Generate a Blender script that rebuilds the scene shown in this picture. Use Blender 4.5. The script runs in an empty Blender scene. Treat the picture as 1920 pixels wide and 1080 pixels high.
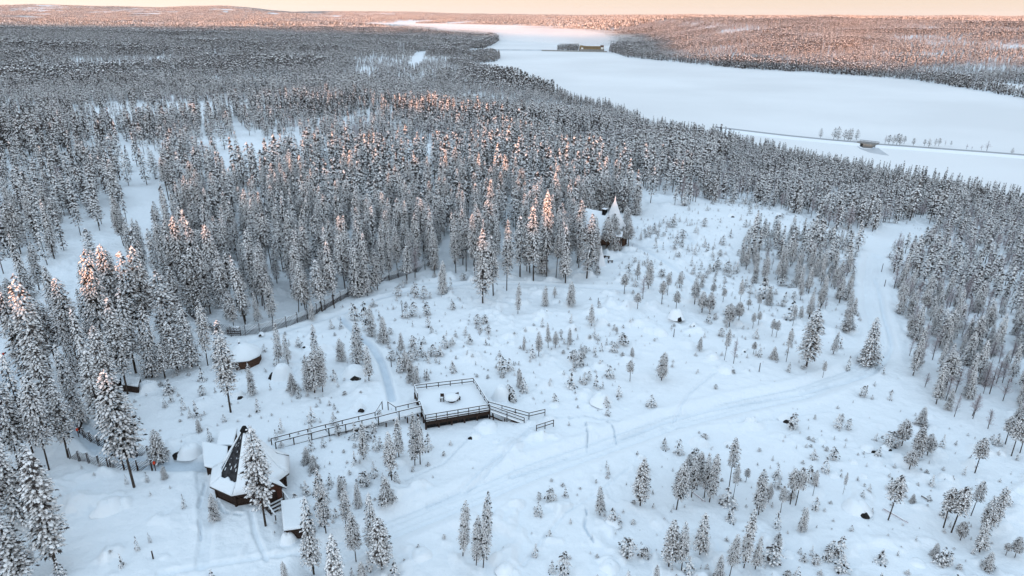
import bpy, math, random
import numpy as np
from mathutils import Vector, Matrix
R_ = math.radians
scene = bpy.context.scene
COL = scene.collection

# ------------------------------------------------------------------ camera
CAM_Z = 50.0
PITCH, ROLL = R_(21.88), R_(0.48)
FPX, CX, CY = 1280.0, 960.0, 540.0          # photograph is 1920 x 1080
fw = np.array([0, math.cos(PITCH), -math.sin(PITCH)])
r0 = np.array([1.0, 0, 0]); u0 = np.cross(r0, fw)
rt = r0*math.cos(ROLL) + u0*math.sin(ROLL)
up = u0*math.cos(ROLL) - r0*math.sin(ROLL)
cd = bpy.data.cameras.new('camera'); cam = bpy.data.objects.new('camera', cd); COL.objects.link(cam)
cd.sensor_width = 36; cd.lens = 36*FPX/1920; cd.clip_start = 0.5; cd.clip_end = 60000
cam.matrix_world = Matrix(((rt[0], up[0], -fw[0], 0), (rt[1], up[1], -fw[1], 0), (rt[2], up[2], -fw[2], CAM_Z), (0, 0, 0, 1)))
scene.camera = cam

# ------------------------------------------------------------------ light
SUN_EL, SUN_AZ = 1.6, 25.0                  # sun low behind the camera's left shoulder
SUN_STRENGTH, SKY_STRENGTH, EXPOSURE = 3.8, 0.135, 1.27
w = bpy.data.worlds.new('World'); scene.world = w; w.use_nodes = True
nt = w.node_tree; bg = nt.nodes['Background']
sky = nt.nodes.new('ShaderNodeTexSky'); sky.sky_type = 'NISHITA'; sky.sun_disc = False
sky.sun_elevation = R_(SUN_EL); sky.sun_rotation = R_(180+SUN_AZ); sky.air_density = 1.0; sky.dust_density = 0.6; sky.ozone_density = 1.6
# thin bright winter haze low over the horizon, evened out round the compass
tc = nt.nodes.new('ShaderNodeTexCoord'); sep = nt.nodes.new('ShaderNodeSeparateXYZ'); nt.links.new(tc.outputs['Generated'], sep.inputs[0])
rmp = nt.nodes.new('ShaderNodeValToRGB'); nt.links.new(sep.outputs['Z'], rmp.inputs[0])
cr = rmp.color_ramp; cr.elements[0].position = 0.0; cr.elements[0].color = (3.85, 3.25, 2.82, 1)
cr.elements[1].position = 1.0; cr.elements[1].color = (1.84, 2.42, 3.04, 1)
for p, c in ((0.02, (3.8, 3.15, 2.55)), (0.10, (3.1, 2.7, 2.4)), (0.25, (2.9, 3.0, 3.1)), (0.5, (2.1, 2.58, 3.08))):
    e = cr.elements.new(p); e.color = (*c, 1)
mixn = nt.nodes.new('ShaderNodeMixRGB'); mixn.inputs[0].default_value = 0.90
nt.links.new(sky.outputs[0], mixn.inputs[1]); nt.links.new(rmp.outputs[0], mixn.inputs[2])
# the sky is brighter on the side of the low sun than opposite it
dt = nt.nodes.new('ShaderNodeVectorMath'); dt.operation = 'DOT_PRODUCT'; dt.inputs[1].default_value = (-0.50, -0.87, 0.0); nt.links.new(tc.outputs['Generated'], dt.inputs[0])
ma = nt.nodes.new('ShaderNodeMath'); ma.operation = 'MULTIPLY_ADD'; ma.inputs[1].default_value = 0.42; ma.inputs[2].default_value = 1.22; nt.links.new(dt.outputs['Value'], ma.inputs[0])
mu = nt.nodes.new('ShaderNodeVectorMath'); mu.operation = 'SCALE'; nt.links.new(mixn.outputs[0], mu.inputs[0]); nt.links.new(ma.outputs[0], mu.inputs['Scale'])
nt.links.new(mu.outputs[0], bg.inputs[0]); bg.inputs[1].default_value = SKY_STRENGTH
sd = bpy.data.lights.new('sun', 'SUN'); sun = bpy.data.objects.new('sun', sd); COL.objects.link(sun)
sd.energy = SUN_STRENGTH; sd.angle = R_(0.5); sd.color = (1.0, 0.40, 0.17)
sun.rotation_euler = (R_(90-SUN_EL), 0, R_(-SUN_AZ))
vs = scene.view_settings; vs.view_transform = 'Standard'; vs.look = 'None'; vs.gamma = 1.0; vs.use_curve_mapping = False
vs.exposure = EXPOSURE
scene.cycles.max_bounces = 6; scene.cycles.diffuse_bounces = 4; scene.cycles.volume_bounces = 2

# ------------------------------------------------------------------ materials
def material(name, color, rough=0.85, noise=None, bump=None, spec=0.2, color2=None):
    m = bpy.data.materials.new(name); m.use_nodes = True
    t = m.node_tree; b = t.nodes['Principled BSDF']
    b.inputs['Base Color'].default_value = (*color, 1); b.inputs['Roughness'].default_value = rough
    b.inputs['Specular IOR Level'].default_value = spec
    if noise:
        sc_, amt = noise
        g = t.nodes.new('ShaderNodeNewGeometry')
        n = t.nodes.new('ShaderNodeTexNoise'); n.inputs['Scale'].default_value = sc_; n.inputs['Detail'].default_value = 4
        t.links.new(g.outputs['Position'], n.inputs['Vector'])
        r = t.nodes.new('ShaderNodeValToRGB'); r.color_ramp.elements[0].position = 0.35; r.color_ramp.elements[1].position = 0.65
        c2 = color2 or tuple(c*(1-amt) for c in color)
        r.color_ramp.elements[0].color = (*c2, 1); r.color_ramp.elements[1].color = (*color, 1)
        t.links.new(n.outputs['Fac'], r.inputs[0]); t.links.new(r.outputs[0], b.inputs['Base Color'])
    if bump:
        sc_, st, ds = bump
        g = t.nodes.new('ShaderNodeNewGeometry')
        n = t.nodes.new('ShaderNodeTexNoise'); n.inputs['Scale'].default_value = sc_; n.inputs['Detail'].default_value = 5
        t.links.new(g.outputs['Position'], n.inputs['Vector'])
        bp = t.nodes.new('ShaderNodeBump'); bp.inputs['Strength'].default_value = st; bp.inputs['Distance'].default_value = ds
        t.links.new(n.outputs['Fac'], bp.inputs['Height']); t.links.new(bp.outputs[0], b.inputs['Normal'])
    return m
M = {}
M['snow'] = material('snow', (0.86, 0.90, 0.93), 0.8, bump=(1.2, 0.25, 0.25))
M['tree_snow'] = material('tree_snow', (0.88, 0.90, 0.93), 0.8)
M['needles'] = material('frosted_needles', (0.036, 0.032, 0.034), 0.9, noise=(3.0, 0.5), color2=(0.014, 0.014, 0.013))
def vary(m, lo, hi):
    """trees differ from one another in how much rime they carry"""
    t = m.node_tree; b = t.nodes['Principled BSDF']; oi = t.nodes.new('ShaderNodeObjectInfo'); mx = t.nodes.new('ShaderNodeMixRGB'); mx.inputs[1].default_value = (*lo, 1); mx.inputs[2].default_value = (*hi, 1)
    t.links.new(oi.outputs['Random'], mx.inputs[0]); t.links.new(mx.outputs[0], b.inputs['Base Color'])
vary(M['needles'], (0.020, 0.017, 0.014), (0.090, 0.076, 0.070)); vary(M['tree_snow'], (0.78, 0.775, 0.775), (0.93, 0.925, 0.92))
M['needles_dark'] = material('bare_needles', (0.045, 0.045, 0.036), 0.9)
M['bark'] = material('pine_bark', (0.075, 0.058, 0.048), 0.9, noise=(4.0, 0.5))
M['frost'] = material('frosted_twigs', (0.50, 0.45, 0.47), 0.9)
M['far_frost'] = material('rimed_needles', (0.30, 0.28, 0.27), 0.9)
M['timber'] = material('dark_timber', (0.050, 0.030, 0.022), 0.8, noise=(6.0, 0.55))
M['red_timber'] = material('red_brown_timber', (0.12, 0.048, 0.030), 0.8, noise=(5.0, 0.4))
M['log'] = material('brown_log', (0.115, 0.06, 0.038), 0.8, noise=(5.0, 0.4))
M['felt'] = material('black_roof', (0.018, 0.018, 0.020), 0.75, noise=(3.0, 0.6), color2=(0.05, 0.05, 0.055))
M['black'] = material('soot_and_shade_black', (0.008, 0.008, 0.008), 0.8)  # hood and chimney black; also the painted shade under the deck
M['grey_wood'] = material('weathered_grey_wood', (0.16, 0.15, 0.15), 0.85, noise=(6.0, 0.5))
M['rock'] = material('dark_rock', (0.030, 0.026, 0.024), 0.85, noise=(2.5, 0.6))
M['canvas'] = material('white_canvas', (0.80, 0.81, 0.83), 0.85)
M['red'] = material('red_marker_paint', (0.65, 0.06, 0.02), 0.6)
M['asphalt'] = material('packed_grey_road', (0.38, 0.39, 0.41), 0.8)
M['concrete'] = material('grey_concrete', (0.30, 0.29, 0.27), 0.8, noise=(0.3, 0.25))
M['yellow_clad'] = material('ochre_cladding', (0.36, 0.27, 0.13), 0.7, noise=(0.2, 0.3))
M['brown_clad'] = material('brown_cladding', (0.13, 0.085, 0.055), 0.7)
M['white_clad'] = material('white_cladding', (0.8, 0.78, 0.72), 0.6)
M['steel'] = material('galvanised_steel', (0.30, 0.30, 0.32), 0.5)
M['thin_ice'] = material('thin_river_ice', (0.56, 0.60, 0.64), 0.45, noise=(0.05, 0.2), spec=0.5)

# ------------------------------------------------------------------ object helpers
def tag(o, label=None, cat=None, group=None, kind=None):
    for k, v in (('label', label), ('category', cat), ('group', group), ('kind', kind)):
        if v: o[k] = v
    return o
def empty(name, loc, rz=0.0):
    o = bpy.data.objects.new(name, None); o.location = loc; o.rotation_euler.z = rz; o.empty_display_size = 0.2
    COL.objects.link(o); return o
def link_mesh(name, me, parent=None):
    o = bpy.data.objects.new(name, me); COL.objects.link(o)
    if parent: o.parent = parent
    return o
class MB:
    """collects shapes, builds ONE mesh"""
    def __init__(s): s.v = []; s.f = []; s.m = []; s.mats = []
    def mi(s, m):
        if m not in s.mats: s.mats.append(m)
        return s.mats.index(m)
    def add(s, vs, fs, m):
        k = len(s.v); s.v += [tuple(map(float, v)) for v in vs]; i = s.mi(m)
        for f in fs: s.f.append(tuple(q+k for q in f)); s.m.append(i)
    def box(s, c, size, m, rz=0.0, top=None):
        """box centred at c; top=(sx,sy) scales its top"""
        hx, hy, hz = size[0]/2, size[1]/2, size[2]/2; tx, ty = top or (1, 1)
        cr_, sr_ = math.cos(rz), math.sin(rz); vs = []
        for z, ax, ay in ((-hz, 1, 1), (hz, tx, ty)):
            for x, y in ((-hx*ax, -hy*ay), (hx*ax, -hy*ay), (hx*ax, hy*ay), (-hx*ax, hy*ay)):
                vs.append((c[0]+x*cr_-y*sr_, c[1]+x*sr_+y*cr_, c[2]+z))
        s.add(vs, [(3, 2, 1, 0), (4, 5, 6, 7), (0, 1, 5, 4), (1, 2, 6, 5), (2, 3, 7, 6), (3, 0, 4, 7)], m)
    def beam(s, a, b, w_, h_, m):
        """rectangular bar from a to b"""
        a = Vector(a); b = Vector(b); d = (b-a).normalized()
        side = d.cross(Vector((0, 0, 1)))
        side = side.normalized() if side.length > 1e-4 else Vector((1, 0, 0))
        u = side.cross(d).normalized(); vs = []
        for p in (a, b):
            for i, j in ((-1, -1), (1, -1), (1, 1), (-1, 1)):
                vs.append(p+side*(i*w_/2)+u*(j*h_/2))
        s.add(vs, [(0, 1, 2, 3), (7, 6, 5, 4), (0, 4, 5, 1), (1, 5, 6, 2), (2, 6, 7, 3), (3, 7, 4, 0)], m)
    def tube(s, a, b, ra, rb, m, n=7):
        a = Vector(a); b = Vector(b); d = (b-a).normalized()
        side = d.cross(Vector((0, 0, 1))); side = side.normalized() if side.length > 1e-4 else Vector((1, 0, 0))
        u = side.cross(d).normalized(); vs = []
        for p, r in ((a, ra), (b, rb)):
            for k in range(n):
                t = 2*math.pi*k/n; vs.append(p+side*(math.cos(t)*r)+u*(math.sin(t)*r))
        fs = [(k, (k+1) % n, n+(k+1) % n, n+k) for k in range(n)]+[tuple(range(n))[::-1], tuple(range(n, 2*n))]
        s.add(vs, fs, m)
    def slab(s, pts, th, m):
        """polygon (3-D points, anticlockwise from above) given thickness th downward"""
        n = len(pts); vs = list(pts)+[(p[0], p[1], p[2]-th) for p in pts]
        s.add(vs, [tuple(range(n)), tuple(range(2*n-1, n-1, -1))]+[(k+n, (k+1) % n+n, (k+1) % n, k) for k in range(n)], m)
    def build(s, name, parent=None, smooth=False):
        me = bpy.data.meshes.new(name); me.from_pydata(s.v, [], s.f)
        for m in s.mats: me.materials.append(m)
        me.polygons.foreach_set('material_index', s.m)
        if smooth: me.polygons.foreach_set('use_smooth', [True]*len(s.f))
        me.update(); return link_mesh(name, me, parent)

# ------------------------------------------------------------------ numeric helpers
def smooth(a, b, x):
    t = np.clip((x-a)/(b-a), 0, 1); return t*t*(3-2*t)
def vnoise(x, y, seed=0):
    xi = np.floor(x).astype(np.int64); yi = np.floor(y).astype(np.int64); fx = x-xi; fy = y-yi
    fx = fx*fx*(3-2*fx); fy = fy*fy*(3-2*fy)
    def h(i, j):
        n = (i*374761393+j*668265263+seed*974634777) & 0xffffffff
        n = ((n ^ (n >> 13))*1274126177) & 0xffffffff
        return ((n ^ (n >> 16)) & 0xffff)/65535.0
    return (h(xi, yi)*(1-fx)+h(xi+1, yi)*fx)*(1-fy)+(h(xi, yi+1)*(1-fx)+h(xi+1, yi+1)*fx)*fy
def fbm(x, y, seed=0, o=3):
    s = 0; a = 1; t = 0
    for k in range(o): s = s+a*vnoise(x*2**k, y*2**k, seed+k); t += a; a *= 0.5
    return s/t
def in_poly(px, py, poly):
    inside = np.zeros(px.shape, bool); n = len(poly)
    for i in range(n):
        x1, y1 = poly[i]; x2, y2 = poly[(i+1) % n]
        if y1 == y2: continue
        c = ((y1 > py) != (y2 > py)) & (px < (x2-x1)*(py-y1)/(y2-y1)+x1); inside ^= c
    return inside
def seg_dist(x, y, pts, closed=False):
    d = np.full(x.shape, 1e9); n = len(pts)
    for i in range(n if closed else n-1):
        ax, ay = pts[i]; bx, by = pts[(i+1) % n]; dx, dy = bx-ax, by-ay; L = dx*dx+dy*dy+1e-9
        t = np.clip(((x-ax)*dx+(y-ay)*dy)/L, 0, 1)
        d = np.minimum(d, np.hypot(x-ax-t*dx, y-ay-t*dy))
    return d
def ray(px, py):
    a = (np.asarray(px, float)-CX)/FPX; b = -(np.asarray(py, float)-CY)/FPX
    return [fw[i]+a*rt[i]+b*up[i] for i in range(3)]
def on_plane(px, py, z):
    d = ray(px, py); t = (z-CAM_Z)/d[2]; return float(d[0]*t), float(d[1]*t)
def project(x, y, z):
    z = z-CAM_Z; dep = x*fw[0]+y*fw[1]+z*fw[2]; sd_ = np.where(dep > 0.1, dep, 0.1)
    return CX+FPX*(x*rt[0]+y*rt[1]+z*rt[2])/sd_, CY-FPX*(x*up[0]+y*up[1]+z*up[2])/sd_, dep

# ------------------------------------------------------------------ the land
RIVER_Z = -28.0
river_px = [(3000, 660), (2400, 485), (1920, 386), (1700, 341), (1500, 299), (1300, 250), (1200, 226), (1100, 194), (1000, 164), (930, 138), (900, 128), (876, 121),
            (905, 119), (928, 116.5), (940, 112), (938, 107), (920, 104), (892, 103.5), (866, 107), (846, 101), (852, 95.5), (880, 92.5), (908, 91), (924, 85), (937, 76), (925, 67), (880, 61), (830, 57), (700, 50), (590, 45),
            (600, 42.5), (760, 45), (950, 56), (1100, 70), (1160, 84), (1140, 96), (1175, 108), (1300, 120), (1400, 130), (1500, 135), (1600, 142),
            (1700, 149), (1780, 162), (1850, 174), (1920, 186), (2300, 250), (3000, 370)]
RIVER = [on_plane(a, b, RIVER_Z) for a, b in river_px]
ISLE = [on_plane(a, b, RIVER_Z) for a, b in ((853, 98), (858, 94.5), (876, 94.5), (882, 98), (878, 102.5), (858, 102.5))]
DAM_ISLE = [on_plane(a, b, RIVER_Z) for a, b in ((1040, 95.5), (1045, 93), (1085, 92), (1140, 92), (1140, 97), (1085, 97))]
SA, CA = math.sin(R_(SUN_AZ)), math.cos(R_(SUN_AZ))
def crest(u):
    """height of the unseen hill behind the viewer, shaped for the shade it casts; u runs across the sun's direction"""
    return 31.5+33*(1-smooth(-480, -225, u))+7*smooth(50, 160, u)  # unseen crest, flanks raised so its shade reaches river and far bank
def land(x, y):
    x = np.asarray(x, float); y = np.asarray(y, float); d = np.hypot(x, y)
    near = 1.6*(fbm(x/70, y/70, 3)-0.5)*smooth(60, 160, d)
    P = near-20*smooth(230, 900, y)-20*smooth(330, 620, x)
    far = -14+16*(fbm(x/900, y/900, 11)-0.5)+16*smooth(2200, 4500, d)*(fbm(x/900, y/330, 13, 2)-0.5)+38*smooth(2500, 12000, d)*(fbm(x/2600, y/1500, 17)-0.35)*2+22*smooth(6000, 17000, d)
    far = far+46*smooth(1000, 2750, d)*smooth(0.03, 0.25, x/np.maximum(y, 1))*(1-smooth(9000, 15000, d)*.5)*(y > 100)
    P = P+(far-P)*smooth(700, 1600, d)
    def hill(px_, dist, h_, wa, wr):
        dd = ray(px_, 25); L = math.hypot(dd[0], dd[1]); cx_, cy_ = dd[0]/L*dist, dd[1]/L*dist
        ux, uy = dd[0]/L, dd[1]/L; a = (x-cx_)*uy-(y-cy_)*ux; r = (x-cx_)*ux+(y-cy_)*uy
        return h_*np.exp(-(a/wa)**2-(r/wr)**2)
    P = P+hill(425, 12500, 70, 800, 1500)+hill(280, 13500, 60, 1900, 1500)+hill(30, 13000, 60, 1500, 1500)+hill(740, 14000, 30, 1500, 1500)
    s = seg_dist(x, y, RIVER, True); ins = in_poly(x, y, RIVER)
    isl = in_poly(x, y, ISLE) | in_poly(x, y, DAM_ISLE)
    si = np.minimum(seg_dist(x, y, ISLE, True), seg_dist(x, y, DAM_ISLE, True))
    D = 210+120*smooth(700, 2000, d)
    t = np.clip(s/D, 0, 1); t = t*(1-0.35*(1-t)*t*0)
    out = RIVER_Z+(P-RIVER_Z)*t + np.minimum(s*0.06, 0.6)
    inn = RIVER_Z-np.minimum(s*0.15, 2.5)
    h = np.where(ins, inn, out)
    h = np.where(isl & ins, RIVER_Z+np.minimum(si*0.12, 1.8), h)
    back = smooth(120, 560, -(x*SA+y*CA))
    h = h*(1-back)+crest(x*CA-y*SA)*back
    return h
PATHS = {}
def gpt(px, py):
    """point of the ground seen at a pixel of the photograph"""
    z = 0.0
    for _ in range(12):
        x, y = on_plane(px, py, z); z2 = float(land(np.array([x]), np.array([y]))[0]); z = z+0.7*(z2-z)
    return on_plane(px, py, z)
def path(name, pts, width, depth, berm=0.05, flat=1.0):
    PATHS[name] = ([gpt(a, b) for a, b in pts], width, depth, berm, flat)
path('trail', [(1640, 480), (1635, 530), (1640, 580), (1655, 630), (1650, 670), (1600, 700), (1500, 735), (1380, 760), (1260, 790), (1130, 835), (1000, 880), (880, 930), (740, 985), (600, 1050)], 4.2, 0.38, 0.24)
def offset_path(name, src, off, width, depth, berm=.03):
    p = np.array(PATHS[src][0]); o_ = [];
    for i in range(len(p)):
        d_ = p[min(i+1, len(p)-1)]-p[max(i-1, 0)]; d_ /= np.linalg.norm(d_); o_.append((p[i][0]-d_[1]*off, p[i][1]+d_[0]*off))
    PATHS[name] = (o_, width, depth, berm, 0)
for k_, o_ in enumerate((-1.35, -.55, .4, 1.2)): offset_path('rut_%d' % k_, 'trail', o_, .42, .13)
path('cross_a', [(1340, 700), (1290, 740), (1262, 790)], .45, .2, .06, 0)
path('cross_b', [(905, 540), (930, 600), (1010, 640), (1090, 735), (1180, 770)], .4, .14, .05, 0)
path('cross_c', [(760, 900), (830, 870), (900, 800)], .35, .16, .05, 0)
path('cross_d', [(1180, 880), (1130, 920), (1060, 960), (980, 1060)], .5, .14, .05, 0)
path('cross_e', [(1240, 800), (1420, 790), (1560, 770), (1640, 800), (1780, 860)], .5, .13, .05, 0)
path('foot_e', [(400, 930), (420, 960), (455, 965)], .3, .35, .06, 0)
path('foot_f', [(385, 905), (372, 950), (376, 1010)], .3, .35, .06, 0)
path('trail_up', [(1640, 480), (1660, 450), (1690, 425), (1740, 440)], 3.5, 0.1)
path('trail_line', [(1640, 520), (1662, 600), (1676, 650), (1640, 700), (1500, 735), (1330, 765), (1240, 790), (1130, 835), (960, 890)], 0.9, 0.26, 0.14, 0)
path('ski_a', [(1010, 800), (975, 830), (940, 862), (905, 895), (870, 922), (800, 950)], 0.5, 0.15, 0.04, 0)
path('ski_b', [(1000, 800), (962, 832), (928, 862), (890, 895), (860, 918), (800, 944)], 0.5, 0.15, 0.04, 0)
path('ice_path', [(640, 597), (665, 622), (698, 650), (716, 680), (727, 715), (735, 750)], 1.3, 0.45, 0.16)
path('fence_walk', [(470, 640), (560, 612), (640, 588), (700, 562), (780, 540), (900, 530), (1000, 532), (1100, 538), (1200, 545)], 1.6, 0.3, 0.12)
path('hut_way', [(60, 745), (120, 770), (150, 800), (190, 842), (260, 868), (330, 872), (400, 870)], 2.6, 0.35, 0.1)
path('left_road', [(75, 600), (50, 640), (25, 700), (10, 760), (-20, 830)], 3.5, 0.3, 0.1)
path('lodge_way', [(1165, 452), (1195, 462), (1230, 480), (1290, 520), (1330, 548)], 1.5, 0.35, 0.12)
path('lodge_way_two', [(1185, 462), (1240, 462), (1300, 455), (1278, 430)], 1.2, 0.28, 0.1)
path('low_line', [(300, 1075), (400, 1058), (480, 1045), (560, 1040)], 0.8, 0.2, 0.1, 0)
path('hut_track', [(378, 885), (385, 930), (388, 980), (380, 1060)], 1.6, 0.18, 0.06, 0.3)
path('foot_a', [(1098, 790), (1102, 812), (1100, 842)], 0.25, 0.3, 0.03, 0)
path('foot_b', [(1140, 792), (1152, 806), (1156, 825)], 0.25, 0.3, 0.03, 0)
path('foot_c', [(1100, 955), (1096, 985), (1112, 1015)], 0.3, 0.3, 0.03, 0)
path('foot_d', [(1030, 783), (1100, 778), (1160, 790)], 0.5, 0.25, 0.05, 0)
path('steps_way', [(470, 960), (478, 1000), (500, 1050)], 0.6, 0.2, 0.08, 0.3)
FLAT = [(gpt(470, 905), 7.0), (gpt(455, 672), 4.0), (gpt(850, 765), 9.5), (gpt(1130, 440), 8.0), (gpt(410, 865), 4.0)]
def ground(x, y):
    """finished snow surface, with drifts, mounds and tracks close to the camera"""
    x = np.asarray(x, float); y = np.asarray(y, float); h = land(x, y); d = np.hypot(x, y)
    m = (d < 420) & (y > -20)
    if not m.any(): return h
    xs, ys = x[m], y[m]; fade = 1-smooth(300, 420, d[m])
    n1 = fbm(xs/9, ys/9, 21); n2 = fbm(xs/2.6, ys/2.6, 27); n3 = vnoise(xs/1.1, ys/1.1, 31)
    mound = np.clip(n2-0.55, 0, 1)*3.6*smooth(0.32, 0.6, fbm(xs/22, ys/22, 41))+0.35*np.clip(n3-0.72, 0, 1)*smooth(0.4, 0.6, fbm(xs/16, ys/16, 43))*2
    rough = (0.7*(n1-0.5)+mound+0.12*(n3-0.5)+0.05*(vnoise(xs/.55, ys/.55, 33)-.5)*(1-smooth(90, 160, np.hypot(xs, ys))))*fade
    dents = 0
    for k, (pts, wd, dp, berm, flat) in PATHS.items():
        xa = [p[0] for p in pts]; ya = [p[1] for p in pts]
        q = (xs > min(xa)-12) & (xs < max(xa)+12) & (ys > min(ya)-12) & (ys < max(ya)+12)
        if not q.any(): continue
        dist = np.full(xs.shape, 99.0); dist[q] = seg_dist(xs[q], ys[q], pts)
        hw = wd/2
        if flat: rough = rough*(1-flat*(1-smooth(hw*0.9, hw*1.8+0.6, dist)))
        core = 1-smooth(hw*0.6, hw*1.05, dist)
        if k.startswith('foot'): core = core*(vnoise(xs/0.5, ys/0.5, 77) > 0.4)
        dents = dents-dp*core+berm*np.exp(-((dist-hw*1.35)/(0.35+hw*0.15))**2)
    for (c, r) in FLAT:
        rough = rough*smooth(r*0.8, r*1.5, np.hypot(xs-c[0], ys-c[1]))
    h = h.copy(); h[m] += rough+dents
    return h
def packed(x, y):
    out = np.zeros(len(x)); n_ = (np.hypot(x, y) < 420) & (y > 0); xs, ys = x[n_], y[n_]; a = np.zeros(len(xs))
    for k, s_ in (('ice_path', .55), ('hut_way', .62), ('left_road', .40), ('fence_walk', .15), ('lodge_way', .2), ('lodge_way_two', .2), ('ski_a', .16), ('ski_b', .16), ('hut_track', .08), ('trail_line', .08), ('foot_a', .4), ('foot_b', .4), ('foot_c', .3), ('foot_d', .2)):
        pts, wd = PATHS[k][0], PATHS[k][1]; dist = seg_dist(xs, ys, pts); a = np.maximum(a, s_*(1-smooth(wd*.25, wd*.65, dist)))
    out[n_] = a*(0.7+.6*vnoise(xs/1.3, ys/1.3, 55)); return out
def gz(x, y): return float(ground(np.array([x]), np.array([y]))[0])

def grid_mesh(name, X, Y, Z, mat, wrap, close_centre=False):
    nr, nc = X.shape; me = bpy.data.meshes.new(name)
    co = np.stack([X, Y, Z], -1).reshape(-1, 3)
    i = np.arange(nr-1)[:, None]; j = np.arange(nc if wrap else nc-1)[None, :]; j2 = (j+1) % nc
    a = i*nc+j; b = i*nc+j2; c = (i+1)*nc+j2; d = (i+1)*nc+j
    F = np.stack([a, b, c, d], -1).reshape(-1, 4)[:, ::-1]
    nf = len(F); me.vertices.add(len(co)); me.vertices.foreach_set('co', co.ravel())
    me.loops.add(nf*4); me.loops.foreach_set('vertex_index', F.ravel().astype(np.int32))
    me.polygons.add(nf); me.polygons.foreach_set('loop_start', np.arange(0, nf*4, 4, dtype=np.int32)); me.polygons.foreach_set('loop_total', np.full(nf, 4, np.int32))
    me.polygons.foreach_set('use_smooth', np.ones(nf, bool)); me.materials.append(mat); me.update(calc_edges=True)
    return link_mesh(name, me)
th = np.concatenate([np.linspace(-46, 46, 760), np.linspace(46, 314, 80)[1:-1]])
th = np.radians(th)
rr = [1.0, 6, 14, 24]
while rr[-1] < 50: rr.append(rr[-1]*1.0055)
while rr[-1] < 150: rr.append(rr[-1]*1.0034)
while rr[-1] < 400: rr.append(rr[-1]*1.0055)
while rr[-1] < 21000: rr.append(rr[-1]*1.011)
rr = np.array(rr)
TH, RR = np.meshgrid(th, rr)
GX, GY = np.sin(TH)*RR, np.cos(TH)*RR
GZ = ground(GX.ravel(), GY.ravel()).reshape(GX.shape)
M['ground_snow'] = material('ground_snow', (0.86, 0.90, 0.93), 0.8, bump=(0.9, 0.5, 0.5))
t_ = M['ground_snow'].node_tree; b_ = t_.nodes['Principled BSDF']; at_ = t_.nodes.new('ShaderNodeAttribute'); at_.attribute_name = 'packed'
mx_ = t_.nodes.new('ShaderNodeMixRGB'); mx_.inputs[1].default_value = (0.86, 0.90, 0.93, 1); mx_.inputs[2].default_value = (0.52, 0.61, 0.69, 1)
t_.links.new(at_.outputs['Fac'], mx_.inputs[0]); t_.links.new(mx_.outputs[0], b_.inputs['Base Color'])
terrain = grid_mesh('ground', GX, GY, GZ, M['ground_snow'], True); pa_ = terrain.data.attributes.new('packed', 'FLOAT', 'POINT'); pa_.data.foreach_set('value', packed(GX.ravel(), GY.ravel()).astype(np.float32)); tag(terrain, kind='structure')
# river ice: one flat sheet a bank rises out of
M['ice_snow'] = material('snow_on_ice', (0.88, 0.885, 0.89), 0.75, noise=(0.006, 0.10))
xs = np.linspace(-3600, 3000, 60); ys = np.linspace(150, 9500, 60); IX, IY = np.meshgrid(xs, ys)
ice = grid_mesh('river_ice', IX, IY, np.full(IX.shape, RIVER_Z), M['ice_snow'], False)
ice.data.flip_normals(); tag(ice, kind='structure')

# ------------------------------------------------------------------ trees: meshes
def raw_mesh(name, V, F, MI, mats, smooth_=False):
    me = bpy.data.meshes.new(name); me.from_pydata(V, [], F)
    for m in mats: me.materials.append(m)
    me.polygons.foreach_set('material_index', MI)
    if smooth_: me.polygons.foreach_set('use_smooth', [True]*len(F))
    me.update(); return me
def tuft(V, F, MI, rng, c, az, s, nsp, droop, snowy=True, spike=1.0):
    """a load of snow on a drooping spray of needles"""
    ca, sa = math.cos(az), math.sin(az); cd_, sd_ = math.cos(droop), math.sin(droop)
    def W(a, b, z):      # a outward, b sideways, z up, tilted down outward by droop
        a2 = a*cd_+z*sd_*0.6; z2 = z*cd_-a*sd_
        return (c[0]+a2*ca-b*sa, c[1]+a2*sa+b*ca, c[2]+z2)
    k = len(V); n = 5; ph = rng.random()*6.28
    for i in range(n):
        t = ph+i*2*math.pi/n; r = s*(0.66+0.48*rng.random())
        V.append(W(math.cos(t)*r*1.05, math.sin(t)*r*0.72, -0.05*s+rng.uniform(-.12, .12)*s))
    V.append(W(rng.uniform(-.2, .2)*s, rng.uniform(-.2, .2)*s, s*rng.uniform(.28, .45))); V.append(W(0, 0, -s*.45))
    for i in range(n):
        j = (i+1) % n
        F.append((k+i, k+j, k+5)); MI.append(0 if snowy else 1); F.append((k+j, k+i, k+6)); MI.append(1)
    for i in range(nsp):
        t = rng.random()*6.28; L = s*rng.uniform(1.15, 2.0)*spike; e = rng.uniform(-.6, .36)
        tx, ty = math.cos(t)*L, math.sin(t)*L*0.85; wv = s*0.16
        k = len(V); V.append(W(math.cos(t+1.57)*wv, math.sin(t+1.57)*wv, -.1*s)); V.append(W(math.cos(t-1.57)*wv, math.sin(t-1.57)*wv, -.1*s)); V.append(W(tx, ty, e*s))
        F.append((k, k+1, k+2)); MI.append(1)
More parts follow.
